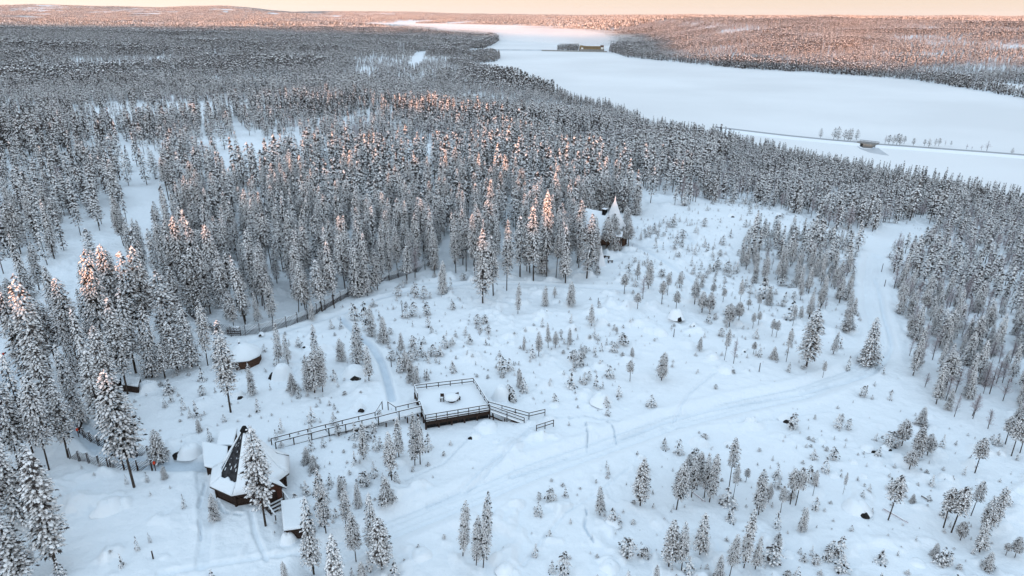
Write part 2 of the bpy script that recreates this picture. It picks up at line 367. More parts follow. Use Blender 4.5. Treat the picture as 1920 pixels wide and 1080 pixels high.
def crown_mesh(name, kind, seed, H, cb, Rm, lod, snow=0.9):
    """crown of a conifer H metres tall; cb = bare fraction of the trunk"""
    rng = random.Random(seed); V, F, MI = [], [], []
    step = {0: 0.36, 1: 0.75, 2: 1.45}[lod]*H/13; ts = {0: 0.22, 1: 0.44, 2: 0.74}[lod]*H/13; nsp = {0: 6, 1: 4, 2: 3}[lod]
    z = cb*H; top = H
    lop = [rng.uniform(0.75, 1.15) for _ in range(9)]
    while z < top-0.2:
        t = (z-cb*H)/(top-cb*H)
        if kind == 'spruce': R = Rm*((1-t)**0.62)*(0.6+0.4*min(1, t/0.10))+0.10
        elif kind == 'pine': R = Rm*(max(0, 1-t**2.2)**0.8)*(0.6+0.4*min(1, t/0.2))+0.12
        else: R = Rm*(1-t)**0.9+0.05
        R *= rng.uniform(0.75, 1.15)
        nb = max(3, int(2*math.pi*R/(ts*2.3))+1)
        a0 = rng.random()*6.28
        for b in range(nb):
            az = a0+2*math.pi*b/nb+rng.uniform(-.3, .3); L = R*rng.uniform(.7, 1.12)*lop[int((az % 6.28)/6.28*9) % 9]
            dr = (0.45 if kind != 'pine' else 0.2)+rng.uniform(-.15, .3)
            m = max(1, int(L/(ts*2.1)+0.3)); zz = z+rng.uniform(-.5, .5)*step
            for q in range(m):
                f = (q+1)/m
                if q < m-1 and rng.random() < 0.45 and lod: continue
                rad = L*(0.25+0.75*f)-ts*0.4
                c = (math.cos(az)*rad, math.sin(az)*rad, zz-rad*math.tan(dr)*0.7*(f**1.3)+(0.25*R if kind == 'pine' else 0))
                if rng.random() < 0.10: continue
                tuft(V, F, MI, rng, c, az, ts*rng.uniform(.7, 1.25), nsp, dr+rng.uniform(-.1, .35), rng.random() < snow)
        z += step*rng.uniform(.8, 1.2)*(0.75+0.5*(1-t))
    tuft(V, F, MI, rng, (0, 0, top-ts*.6), 0, ts*.7, nsp, 0, True, .7); tuft(V, F, MI, rng, (0, 0, top-ts*.1), 0, ts*.4, 0, 0, True)
    return raw_mesh(name, V, F, MI, [M['tree_snow'], M['needles']])
def trunk_mesh(name, seed, H, cb, stubs=True, bark='bark'):
    rng = random.Random(seed); mb = MB(); r = 0.011*H; pts = [(0, 0, -0.6)]; n = 5
    for i in range(1, n+1): pts.append((rng.uniform(-.06, .06)*H/13*i/n, rng.uniform(-.06, .06)*H/13*i/n, H*0.97*i/n))
    for i in range(n): mb.tube(pts[i], pts[i+1], r*(1-0.82*i/n), r*(1-0.82*(i+1)/n), M[bark], 6)
    if stubs:
        for i in range(int(10+10*cb)):
            z = rng.uniform(cb*H*0.55, H*0.8); a = rng.random()*6.28; L = rng.uniform(.3, .9)*H/13
            mb.tube((0, 0, z), (math.cos(a)*L, math.sin(a)*L, z-L*rng.uniform(-.1, .5)), .03, .01, M[bark], 3)
    me_o = mb.build(name); me = me_o.data; bpy.data.objects.remove(me_o); return me
def birch_mesh(name, seed, H, lod):
    """crown of fine rimed twigs"""
    rng = random.Random(seed); V, F, MI = [], [], []
    for b in range({0: 60, 1: 26, 2: 12}[lod]):
        z0 = H*rng.uniform(.2, .8); az = rng.random()*6.28; L = H*rng.uniform(.14, .27)*(1.15-z0/H); el = rng.uniform(.5, 1.2)
        tip = np.array([math.cos(az)*math.cos(el)*L, math.sin(az)*math.cos(el)*L, math.sin(el)*L]); o = np.array([0, 0, z0])
        for s_ in range({0: 11, 1: 8, 2: 5}[lod]):
            f = rng.uniform(.1, 1); p = o+tip*f; wv = {0: .05, 1: .10, 2: .2}[lod]*H/9; l2 = L*rng.uniform(.2, .5)
            dv = np.array([rng.gauss(0, 1), rng.gauss(0, 1), rng.gauss(.5, .8)]); dv /= np.linalg.norm(dv)+1e-6
            sv = np.cross(dv, [rng.gauss(0, 1), rng.gauss(0, 1), rng.gauss(0, 1)]); sv /= np.linalg.norm(sv)+1e-6
            k = len(V); V += [tuple(p-sv*wv/2), tuple(p+sv*wv/2), tuple(p+dv*l2)]; F.append((k, k+1, k+2)); MI.append(0)
        k = len(V); V += [(0, 0.02, z0), (0, -0.02, z0), tuple(o+tip)]; F.append((k, k+1, k+2)); MI.append(1)
    return raw_mesh(name, V, F, MI, [M['frost'], M['bark']])
KIND = {}
spec = [('pine', 'pine', 13, .28, 1.75), ('pine', 'pine', 13, .24, 1.4), ('pine', 'pine', 13, .13, 1.5), ('pine', 'pine', 13, .46, 1.6),
        ('spruce', 'spruce', 13, .10, 1.7), ('spruce', 'spruce', 13, .20, 1.4), ('spruce', 'spruce', 13, .06, 1.9), ('spruce', 'spruce', 13, .28, 1.25), ('spruce', 'spruce', 13, .08, 1.5), ('spruce', 'spruce', 13, .12, 1.25)]
for lod in (0, 1, 2):
    for i, (kd, prof, H, cb, Rm) in enumerate(spec):
        KIND.setdefault((kd, lod), []).append((crown_mesh('crown', prof, 100+i+lod*50, H, cb, Rm*(1.08 if lod < 2 else 1), lod, (0.87, 0.79, 0.67)[lod] if kd == 'pine' else ((0.87, .76, .61)[lod] if i < 8 else (.55, .46, .34)[lod])), trunk_mesh('trunk', 300+i, H, cb, lod == 0)))
    for i in range(3):
        KIND.setdefault(('birch', lod), []).append((birch_mesh('crown', 500+i, 9, lod), trunk_mesh('trunk', 520+i, 8.5, .3, lod == 0)))
    if lod < 2:
        for i in range(5):     # young conifers 3 m tall, some broad and low
            KIND.setdefault(('sapling', lod), []).append((crown_mesh('crown', ('spruce', 'young', 'spruce', 'pine', 'young')[i], 700+i, 3.0*4, .04, (4.2, 3.2, 3.0, 4.6, 3.6)[i], 2, .82), trunk_mesh('trunk', 720+i, 12, .05, False)))
REFH = {'pine': 13, 'spruce': 13, 'birch': 9, 'sapling': 12}
def joined(kd, lod, i):
    c, t = KIND[(kd, lod)][i]
    V = [tuple(v.co) for v in c.vertices]; F = [tuple(p.vertices) for p in c.polygons]; MI = [p.material_index for p in c.polygons]
    k = len(V); mats = list(c.materials); V += [tuple(v.co) for v in t.vertices]
    ti = len(mats); mats.append(t.materials[0])
    F += [tuple(q+k for q in p.vertices) for p in t.polygons]; MI += [ti]*len(t.polygons)
    return raw_mesh(kd+'_whole', V, F, MI, mats)
def stuff_instances(name, label, cat, P, rot, scl, idx, meshes):
    """one uncountable mass: points that carry whole trees"""
    pc = bpy.data.collections.new(name+'_kinds')
    for i, me in enumerate(meshes):
        o = bpy.data.objects.new('%s_%02d' % (name, i), me); pc.objects.link(o)
    me = bpy.data.meshes.new(name); n = len(P); me.vertices.add(n); me.vertices.foreach_set('co', np.asarray(P, float).ravel())
    a = me.attributes.new('rot', 'FLOAT_VECTOR', 'POINT'); a.data.foreach_set('vector', np.asarray(rot, float).ravel())
    a = me.attributes.new('scl', 'FLOAT_VECTOR', 'POINT'); a.data.foreach_set('vector', np.asarray(scl, float).ravel())
    a = me.attributes.new('idx', 'INT', 'POINT'); a.data.foreach_set('value', np.asarray(idx, np.int32))
    me.update(); ob = link_mesh(name, me)
    g = bpy.data.node_groups.new(name, 'GeometryNodeTree')
    g.interface.new_socket('Geometry', in_out='INPUT', socket_type='NodeSocketGeometry'); g.interface.new_socket('Geometry', in_out='OUTPUT', socket_type='NodeSocketGeometry')
    N = g.nodes; gi = N.new('NodeGroupInput'); go = N.new('NodeGroupOutput'); ip = N.new('GeometryNodeInstanceOnPoints'); ci = N.new('GeometryNodeCollectionInfo')
    ci.inputs['Collection'].default_value = pc; ci.inputs['Separate Children'].default_value = True; ci.inputs['Reset Children'].default_value = True
    def attr(nm, ty):
        q = N.new('GeometryNodeInputNamedAttribute'); q.data_type = ty; q.inputs['Name'].default_value = nm
        return [s_ for s_ in q.outputs if s_.enabled and s_.name == 'Attribute'][0]
    ip.inputs['Pick Instance'].default_value = True
    g.links.new(gi.outputs[0], ip.inputs['Points']); g.links.new(ci.outputs[0], ip.inputs['Instance'])
    g.links.new(attr('idx', 'INT'), ip.inputs['Instance Index']); g.links.new(attr('rot', 'FLOAT_VECTOR'), ip.inputs['Rotation']); g.links.new(attr('scl', 'FLOAT_VECTOR'), ip.inputs['Scale'])
    g.links.new(ip.outputs[0], go.inputs[0])
    md = ob.modifiers.new('spread', 'NODES'); md.node_group = g
    return tag(ob, label, cat, kind='stuff')

# ------------------------------------------------------------------ where the trees stand (outlines of stands and clearings on the ground)
CLEARINGS = [   # (outline seen in the photograph, share of trees left standing)
    ([(-400, 560), (0, 495), (60, 480), (170, 448), (235, 400), (285, 388), (225, 372), (215, 300), (235, 282), (320, 284), (322, 300), (300, 348), (315, 376), (400, 366), (415, 330), (390, 308), (395, 286), (560, 268), (590, 292), (480, 330), (440, 345), (412, 358), (400, 385), (350, 405), (300, 450), (190, 530), (125, 562), (100, 530), (40, 560), (45, 640), (30, 745), (-300, 900)], 0.13),
    ([(135, 236), (140, 210), (230, 198), (380, 194), (560, 192), (560, 205), (400, 222), (260, 240)], 0.16),
    ([(420, 262), (560, 250), (620, 256), (560, 268), (430, 285)], 0.25),
    ([(1084, 472), (1086, 425), (1100, 404), (1185, 402), (1200, 430), (1185, 478), (1120, 500)], 0),
    ([(765, 128), (780, 98), (800, 96), (790, 122), (776, 130)], 0),
    ([(1195, 212), (1240, 228), (1335, 246), (1335, 262), (1265, 266), (1240, 262), (1200, 246)], 0.15),
    ([(1560, 357), (1600, 360), (1600, 376), (1565, 376)], 0.1),
    ([(515, 560), (545, 545), (560, 585), (530, 618)], 0),
    ([(395, 690), (425, 640), (520, 625), (600, 598), (650, 568), (720, 537), (800, 520), (850, 512), (930, 530), (1000, 530), (1085, 527), (1120, 500), (1170, 490), (1188, 455), (1195, 415), (1250, 390), (1330, 380), (1410, 379), (1470, 400), (1590, 437), (1650, 440), (1690, 412), (1750, 438), (1720, 462), (1680, 472), (1655, 540), (1662, 640), (1690, 720), (1760, 790), (1850, 810), (2600, 850), (2600, 1600), (-100, 1600), (-60, 1080), (60, 990), (135, 900), (150, 880), (165, 800), (260, 745), (330, 700)], 0),
    ([(360, 600), (440, 640), (420, 690), (370, 680)], 0.1),
]
PLACED = []    # (kind, x, y, z, height, width scale, proto, label)
rngT = random.Random(5)
def tree_at(kind, bx, by, ty, wpx=None, proto=None, label=None):
    """tree whose foot is seen at (bx,by) and whose tip is seen at height ty"""
    x, y = gpt(bx, by); z = gz(x, y); lo, hi = 0.2, 30
    for _ in range(30):
        m = (lo+hi)/2; q = project(np.array([x]), np.array([y]), np.array([z+m]))[1][0]
        if q > ty: lo = m
        else: hi = m
    h = (lo+hi)/2; dep = project(np.array([x]), np.array([y]), np.array([z+h/2]))[2][0]
    n = 4 if kind == 'spruce' else len(KIND[(kind, 0)]); pr = rngT.randrange(n) if proto is None else proto
    ws = 1.0
    if wpx:
        ref = {'pine': (3.6, 2.9, 3.1, 3.3), 'spruce': (3.4, 2.9, 3.7, 2.6, 3.0, 2.6), 'birch': (3.4,)*3, 'sapling': (7.4, 5.6, 5.4, 9.0, 6.4)}[kind][pr]*h/REFH[kind]
        ws = min(1.9, max(0.5, 0.90*wpx*dep/FPX/ref))
    PLACED.append((kind, x, y, z, h, ws, pr, label))

# big trees of the foreground and the open ground, one by one: foot x, foot y, tip y, width (photograph pixels), kind letter
P_, S_, B_, Y_ = 'pine', 'spruce', 'birch', 'sapling'
T = [
 (252, 915, 693, 74, P_, 0, 'tallest foreground pine with sunlit orange top and bare trunk beside the pole fence'),
 (498, 985, 796, 56, P_, 1, 'tall snow-laden pine standing in front of the dark-roofed hut by its steps'),
 (433, 775, 598, 44, P_, 1, 'tall pine with sunlit tip and bare trunk in front of the small round hut'),
 (105, 1062, 843, 76, P_, 2, 'broad snow-laden pine at the lower edge of the dense stand beyond the pole fence'),
 (40, 1100, 962, 76, S_, 1, 'snow-laden tree with pale orange tip in the bottom corner of the view'),
 (80, 985, 835, 54, P_, 0, 'pine with a small orange sunlit tip just behind the broad bottom corner pine'),
 (40, 890, 712, 56, P_, 0, 'tall pine with sunlit tip in the dense stand above the fenced way'),
 (8, 1010, 830, 56, P_, 1, None), (128, 858, 712, 44, P_, 1, None), (92, 880, 700, 52, P_, 0, None),
 (150, 790, 640, 48, S_, 0, None), (192, 812, 655, 46, P_, 1, None), (105, 810, 640, 46, P_, 2, None), (62, 850, 660, 46, S_, 1, None),
 (215, 790, 610, 50, P_, 0, None), (240, 740, 560, 48, P_, 1, None), (180, 745, 575, 44, S_, 0, None), (90, 745, 512, 60, P_, 2, None),  (60, 730, 545, 50, P_, 2, None), (205, 700, 465, 52, P_, 0, None), (150, 700, 520, 50, P_, 0, None), (270, 655, 470, 52, P_, 1, None), (255, 700, 540, 48, S_, 3, None),
 (330, 655, 505, 60, P_, 2, None), (360, 690, 570, 50, S_, 0, None), (335, 700, 600, 42, S_, 1, None), (310, 710, 640, 30, S_, 3, None), (285, 640, 455, 45, P_, 0, None),
 (235, 640, 455, 50, P_, 0, None), (200, 620, 470, 42, P_, 1, None), (25, 640, 530, 34, P_, 3, None), (8, 620, 520, 34, P_, 0, None), (28, 590, 520, 26, P_, 3, 'thin lone pine on the open snow beside the marked road'),
 (298, 860, 805, 46, S_, 2, 'bushy young spruce at the end of the upper pole fence'),
 (403, 976, 925, 26, S_, 0, 'small spruce standing on trodden snow in front of the dark-roofed hut'),
 (310, 898, 872, 18, S_, 0, 'small spruce on the mound past the end of the lower fence'), (277, 903, 883, 12, Y_, 0, None), (238, 909, 888, 10, Y_, 0, None),
 (345, 953, 924, 11, Y_, 0, 'little sapling on open snow below the fenced way, nearer the hut'), (258, 1032, 1003, 13, Y_, 0, 'little sapling above the wooden stake on the open snow'), (282, 1017, 997, 9, Y_, 0, None), (229, 1062, 1038, 17, Y_, 1, 'low sapling beside the wooden stake at the bottom of the open snow'),
 (588, 1073, 930, 46, S_, 1, 'tall snowy spruce beside the flat-roofed shed'), (612, 1004, 874, 32, P_, 2, 'tall slender pine behind the shed with a thin trunk'), (649, 995, 910, 24, P_, 1, None), (668, 1056, 960, 32, P_, 0, 'small pine with round crown between the shed and the bottom pine pair'),
 (700, 1040, 922, 36, S_, 1, 'tallest spruce of the group right of the shed'), (717, 1072, 966, 48, P_, 2, 'broad snowy pine leaning against the tallest spruce of the shed group'), (632, 1125, 998, 56, S_, 0, 'snowy spruce cut by the bottom edge below the shed'),
 (725, 950, 893, 42, S_, 2, 'low broad bushy spruce in the snow below the walkway trees'), (672, 948, 903, 22, S_, 0, None), (640, 930, 890, 22, S_, 0, None),
 (682, 868, 792, 28, S_, 1, 'small snowy spruce beneath the long walkway'), (735, 905, 806, 27, P_, 1, 'small pine with a bare lower trunk below the wooden deck'), (748, 858, 780, 28, S_, 1, None), (778, 872, 772, 26, P_, 2, 'snowy pine directly under the near corner of the deck'), (788, 870, 782, 26, S_, 3, None),
 (705, 845, 812, 20, Y_, 0, None), (700, 812, 788, 18, Y_, 2, None), (712, 790, 768, 22, Y_, 3, None),
 (868, 1045, 935, 27, P_, 2, 'shorter pine of the three standing alone below the deck'), (906, 1068, 918, 28, P_, 2, 'tallest pine of the three standing alone below the deck'), (893, 1062, 962, 26, P_, 2, 'middle pine of the three standing alone below the deck'),
 (575, 868, 836, 20, S_, 2, None), (588, 882, 852, 22, S_, 2, None), (740, 1085, 1050, 30, Y_, 1, None), (680, 1095, 1050, 26, S_, 2, None), (535, 1090, 1052, 20, S_, 0, None),
 (1200, 951, 860, 36, P_, 2, 'lone dense pine on the open slope in the lower middle'), (1125, 965, 911, 24, S_, 1, 'lone short spruce on the open slope in the lower middle'),
 (1268, 957, 865, 36, P_, 0, 'leftmost pine of the loose cluster on the lower slope'), (1296, 935, 855, 26, P_, 1, None), (1306, 920, 842, 26, P_, 0, None), (1320, 935, 848, 22, P_, 1, None), (1330, 942, 848, 28, P_, 2, 'rightmost pine of the loose cluster on the lower slope'), (1288, 900, 850, 22, P_, 1, None),
 (1366, 920, 822, 26, P_, 3, 'tall thin pine with bare trunk behind the lower slope cluster'), (1374, 937, 868, 16, P_, 3, None), (1398, 906, 877, 14, P_, 3, None), (1422, 965, 880, 30, P_, 2, None), (1440, 945, 905, 16, P_, 1, None),
 (1253, 1068, 975, 38, P_, 2, 'snowy pine cut near the bottom edge, left of the lower slope group'), (1277, 1075, 978, 26, P_, 1, None), (1312, 1040, 956, 36, S_, 1, None), (1394, 1068, 955, 30, P_, 2, 'tallest pine of the bottom edge group on the right slope'), (1368, 1080, 1000, 24, P_, 0, None), (1416, 1066, 1004, 24, S_, 1, None), (1345, 1095, 1042, 28, S_, 2, None), (1230, 1100, 1055, 20, S_, 0, None),
 (1058, 1076, 1033, 36, Y_, 3, 'bushy low pine near the bottom edge below the trail'), (1035, 1072, 1050, 18, Y_, 1, None), (1003, 1042, 1017, 18, Y_, 4, None), (1030, 1008, 992, 14, Y_, 1, None),
 (1481, 948, 878, 28, P_, 3, 'left pine of a round-crowned pair sharing one canopy'), (1491, 950, 875, 28, P_, 3, 'right pine of a round-crowned pair sharing one canopy'), (1463, 962, 911, 18, P_, 3, None), (1523, 934, 880, 14, P_, 3, None), (1503, 995, 950, 24, S_, 0, None), (1580, 928, 885, 8, P_, 3, 'spindly little pine with tiny crown on open snow'), (1515, 905, 872, 26, Y_, 3, None),
 (1828, 886, 818, 30, P_, 3, 'lone round-crowned pine on open snow near the right edge'), (1896, 855, 785, 30, P_, 3, 'round-crowned pine at the right edge above the open snow'), (1884, 835, 780, 26, P_, 3, None), (1912, 850, 770, 26, P_, 0, None),
 (1665, 976, 885, 34, P_, 3, 'lone leaning pine with high crown above the fallen stem'), (1690, 838, 786, 30, P_, 0, None), (1703, 886, 842, 28, P_, 0, None), (1720, 868, 800, 28, P_, 2, None), (1738, 855, 812, 26, P_, 1, None), (1725, 800, 762, 26, S_, 2, None), (1716, 862, 800, 26, P_, 0, None),
 (1768, 992, 912, 36, P_, 3, 'left pine of the wide round-crowned pair on the right slope'), (1783, 1000, 908, 40, P_, 3, 'right pine of the wide round-crowned pair on the right slope'), (1820, 968, 898, 24, P_, 3, None), (1862, 992, 910, 26, P_, 2, None), (1845, 1005, 930, 28, P_, 1, None), (1836, 1036, 972, 30, S_, 1, None), (1800, 1014, 978, 24, P_, 0, None),
 (1885, 1043, 1018, 16, P_, 3, None), (1902, 1047, 1006, 22, P_, 0, None), (1850, 1068, 1034, 24, S_, 2, None), (1572, 1044, 1004, 30, Y_, 3, 'bushy broad young pine on the lower right slope'), (1652, 1054, 1030, 30, Y_, 1, None), (1752, 1046, 1018, 26, S_, 2, None), (1775, 1060, 1034, 30, Y_, 3, None), (1710, 945, 925, 18, S_, 2, None), (1458, 1045, 1008, 12, P_, 2, None), (1650, 1095, 1075, 20, Y_, 1, None), (1790, 1100, 1075, 20, Y_, 0, None),
 (1512, 686, 577, 46, P_, 2, 'largest dense pine standing alone inside the bend of the trail'), (1474, 678, 613, 15, P_, 3, None), (1628, 680, 596, 42, S_, 2, 'thick spruce at the edge of the trail bend'), (1562, 664, 620, 17, S_, 1, None), (1450, 674, 648, 18, S_, 2, None), (1455, 632, 600, 13, P_, 3, None), (1447, 630, 597, 13, P_, 3, None), (1543, 705, 676, 11, P_, 3, None), (1590, 690, 665, 14, Y_, 0, None), (1575, 652, 632, 14, Y_, 1, None), (1499, 606, 572, 14, S_, 1, None), (1486, 612, 571, 12, P_, 3, None),
 (1109, 613, 568, 18, S_, 1, 'short snowy spruce standing alone in the middle of the clearing'), (971, 588, 528, 14, P_, 2, None), (1022, 572, 534, 18, S_, 0, None), (1070, 574, 527, 28, S_, 0, 'snowy spruce beside the path at the edge of the clearing below the white tipi'), (1040, 556, 536, 12, S_, 3, None),
 (1170, 553, 513, 20, P_, 3, None), (1195, 581, 548, 20, P_, 3, None), (1267, 584, 545, 18, P_, 3, None), (1240, 574, 525, 18, P_, 3, None), (1251, 555, 510, 14, P_, 3, None), (1302, 572, 520, 20, P_, 1, None), (1316, 586, 545, 22, P_, 1, None), (1330, 588, 546, 22, P_, 1, None), (1274, 540, 508, 14, S_, 3, None), (1335, 560, 530, 14, P_, 3, None), (1355, 568, 540, 12, P_, 3, None), (1195, 526, 486, 12, S_, 3, None), (1315, 536, 512, 12, S_, 0, None),
 (1358, 676, 615, 14, P_, 3, 'thin bare-trunked pine next to the pale rimed birch in the clearing'), (1375, 683, 625, 26, B_, 0, 'pale rimed birch beside the thin pine in the clearing'), (1367, 614, 568, 20, P_, 1, None), (1384, 610, 565, 26, P_, 0, None), (1386, 578, 522, 13, P_, 3, None), (1422, 585, 550, 12, P_, 3, None), (1402, 588, 560, 12, P_, 3, None), (1411, 616, 585, 12, P_, 3, None), (1421, 612, 583, 12, P_, 3, None), (1434, 550, 520, 12, P_, 3, None),
 (1311, 658, 630, 14, S_, 1, None), (1240, 714, 658, 24, P_, 2, 'snowy pine alone in the lower middle of the clearing'), (1181, 716, 675, 18, P_, 3, None), (1010, 669, 620, 16, P_, 1, None), (1028, 652, 603, 13, S_, 3, None), (1041, 655, 620, 14, P_, 1, None), (1155, 628, 612, 8, P_, 3, None), (1068, 645, 613, 12, S_, 0, None), (1412, 666, 640, 12, P_, 3, None), (982, 655, 628, 10, S_, 0, None), (1185, 672, 650, 14, S_, 0, None),
 (1205, 562, 508, 30, B_, 1, 'wide frosty birch standing in the clearing'), (1215, 545, 486, 20, P_, 2, None),
 (905, 568, 425, 40, P_, 2, 'broadest of the tall pines at the far edge of the clearing by the path'), (925, 555, 440, 30, P_, 1, None), (890, 520, 400, 26, P_, 0, None), (950, 545, 412, 26, P_, 1, None), (830, 550, 487, 28, S_, 0, 'small snowy spruce in front of the tall stand where the path bends'), (815, 505, 440, 22, S_, 0, None), (975, 520, 405, 34, P_, 1, None), (1000, 528, 385, 34, P_, 1, None), (1025, 520, 360, 30, P_, 0, None), (1060, 530, 420, 30, S_, 1, None), (1100, 522, 400, 34, P_, 2, None), (1055, 500, 380, 30, P_, 1, None), (1082, 495, 390, 28, P_, 1, None), (1136, 476, 402, 28, P_, 1, 'pine standing in front of the lodge wall'), (1178, 462, 412, 24, P_, 0, 'pine at the corner of the lodge below the white spire'), (1098, 404, 330, 36, S_, 0, None), (1110, 398, 325, 36, S_, 2, None), (1124, 396, 322, 38, S_, 0, None), (1138, 393, 318, 38, S_, 2, None), (1153, 394, 326, 36, S_, 0, None), (1168, 397, 332, 34, S_, 2, None), (1190, 404, 345, 30, S_, 0, None), (1158, 470, 428, 20, S_, 0, None), (1149, 472, 432, 18, S_, 2, None), (1090, 415, 335, 30, S_, 2, None), (1112, 482, 405, 24, P_, 1, None), (1152, 464, 398, 26, P_, 3, None), (1166, 466, 424, 18, P_, 3, None), (1146, 466, 412, 20, P_, 3, None), (1175, 435, 385, 24, P_, 2, None),
 (708, 545, 464, 26, P_, 2, 'snowy pine standing on the line of the slanted pole fence'), (627, 578, 448, 27, P_, 1, 'tall pine with thin trunk rising through the slanted pole fence'), (604, 585, 485, 34, P_, 1, None), (585, 600, 562, 18, S_, 0, 'little round spruce right in front of the slanted pole fence'), (560, 585, 498, 28, P_, 0, None), (575, 580, 505, 24, P_, 2, None), (485, 610, 545, 20, S_, 1, None), (512, 605, 510, 24, P_, 2, None), (497, 580, 470, 26, P_, 1, None), (440, 620, 545, 30, P_, 0, None), (460, 600, 500, 30, P_, 2, None), (425, 600, 470, 32, P_, 1, None), (395, 590, 455, 32, P_, 2, None), (410, 570, 420, 34, P_, 0, None), (380, 560, 412, 34, P_, 1, None), (355, 560, 405, 36, P_, 0, None), (365, 530, 392, 30, P_, 1, None), (345, 520, 395, 40, B_, 2, 'sunlit orange frosty birch beside the wooden power line frame'), (330, 560, 440, 36, P_, 2, None), (318, 540, 440, 30, P_, 2, None),
 (523, 680, 603, 24, S_, 1, 'taller of two snowy spruces beside the snow-covered boulder dome'), (541, 686, 625, 20, S_, 1, 'shorter of two snowy spruces beside the snow-covered boulder dome'), (595, 700, 607, 26, S_, 1, None), (590, 738, 655, 38, P_, 2, None), (578, 735, 665, 28, S_, 0, None), (605, 735, 650, 26, P_, 2, None), (550, 735, 698, 30, S_, 2, None), (474, 741, 680, 22, S_, 0, None), (560, 745, 720, 14, Y_, 0, None),
 (672, 683, 602, 36, S_, 0, 'thick dark spruce in the clump left of the icy path'), (692, 716, 645, 24, S_, 1, None), (697, 630, 572, 24, S_, 0, None), (720, 641, 592, 26, S_, 2, None), (640, 675, 632, 24, S_, 0, None), (665, 600, 568, 30, Y_, 3, None), (685, 620, 565, 26, Y_, 3, None), (752, 665, 622, 17, S_, 1, None), (760, 695, 655, 24, S_, 0, None), (750, 700, 668, 26, Y_, 3, None), (780, 720, 685, 30, S_, 0, 'dark bushy spruce against the far corner of the deck'), (770, 715, 668, 22, S_, 0, None), (622, 615, 602, 18, Y_, 4, None), (730, 655, 640, 12, Y_, 0, None), (800, 710, 690, 12, Y_, 0, None),
 (780, 558, 530, 22, Y_, 3, None), (795, 560, 535, 24, Y_, 3, None), (775, 592, 565, 28, Y_, 3, None), (800, 590, 565, 24, Y_, 3, None), (760, 595, 572, 22, Y_, 0, None), (790, 665, 640, 24, Y_, 1, None), (812, 670, 645, 26, Y_, 3, None), (825, 668, 648, 24, Y_, 4, None), (850, 700, 676, 16, Y_, 2, None), (848, 650, 632, 18, Y_, 0, None),
 (940, 700, 665, 30, Y_, 3, None), (955, 695, 670, 22, Y_, 0, None), (975, 725, 688, 20, S_, 0, None), (982, 735, 705, 22, Y_, 0, None), (955, 745, 720, 24, Y_, 3, None), (962, 752, 728, 20, Y_, 0, None), (1075, 680, 655, 30, Y_, 3, None), (1090, 675, 652, 24, Y_, 3, None), (1075, 700, 680, 30, Y_, 1, None), (1095, 720, 700, 22, Y_, 4, None), (880, 645, 625, 22, Y_, 1, None), (900, 620, 605, 30, Y_, 4, None), (915, 628, 608, 20, Y_, 3, None),
 (310, 765, 745, 14, Y_, 0, None), (345, 770, 742, 14, Y_, 0, None), (322, 755, 722, 12, Y_, 0, None), (370, 785, 752, 20, Y_, 1, None), (375, 815, 785, 20, S_, 0, None), (395, 828, 800, 16, Y_, 0, None), (358, 785, 760, 12, Y_, 0, None),
]
for t_ in T: tree_at(t_[4], t_[0], t_[1], t_[2], t_[3], t_[5], t_[6])
# lone trees of the causeway
for bx, by, ty, wpx, kd in [(1538, 258, 241, 6, P_), (1563, 261, 240, 9, P_), (1571, 262, 238, 9, P_), (1583, 262, 243, 8, P_), (1590, 263, 242, 8, P_), (1594, 264, 241, 7, P_), (1606, 261, 243, 8, P_),
        (1659, 270, 252, 6, B_), (1666, 271, 253, 10, P_), (1674, 271, 253, 11, P_), (1681, 271, 250, 9, P_), (1687, 271, 252, 9, P_), (1695, 269, 255, 9, P_), (1712, 273, 259, 11, P_), (1733, 273, 261, 10, P_), (1741, 277, 260, 10, P_), (1753, 273, 260, 9, P_), (1760, 273, 259, 8, P_), (1772, 272, 262, 9, B_), (1783, 272, 264, 7, P_), (1812, 279, 268, 5, B_), (1822, 280, 273, 5, B_), (1840, 281, 270, 7, B_), (1850, 283, 262, 11, B_), (1897, 288, 277, 9, P_)]:
    x, y = on_plane(bx, by, RIVER_Z+1.0); dep = project(np.array([x]), np.array([y]), np.array([RIVER_Z+4.0]))[2][0]; h = (by-ty)*dep/FPX/0.97
    PLACED.append((kd, x, y, RIVER_Z+1.0, h, min(1.9, 1.4*wpx*dep/FPX/(0.27*h)), rngT.randrange(3), None))

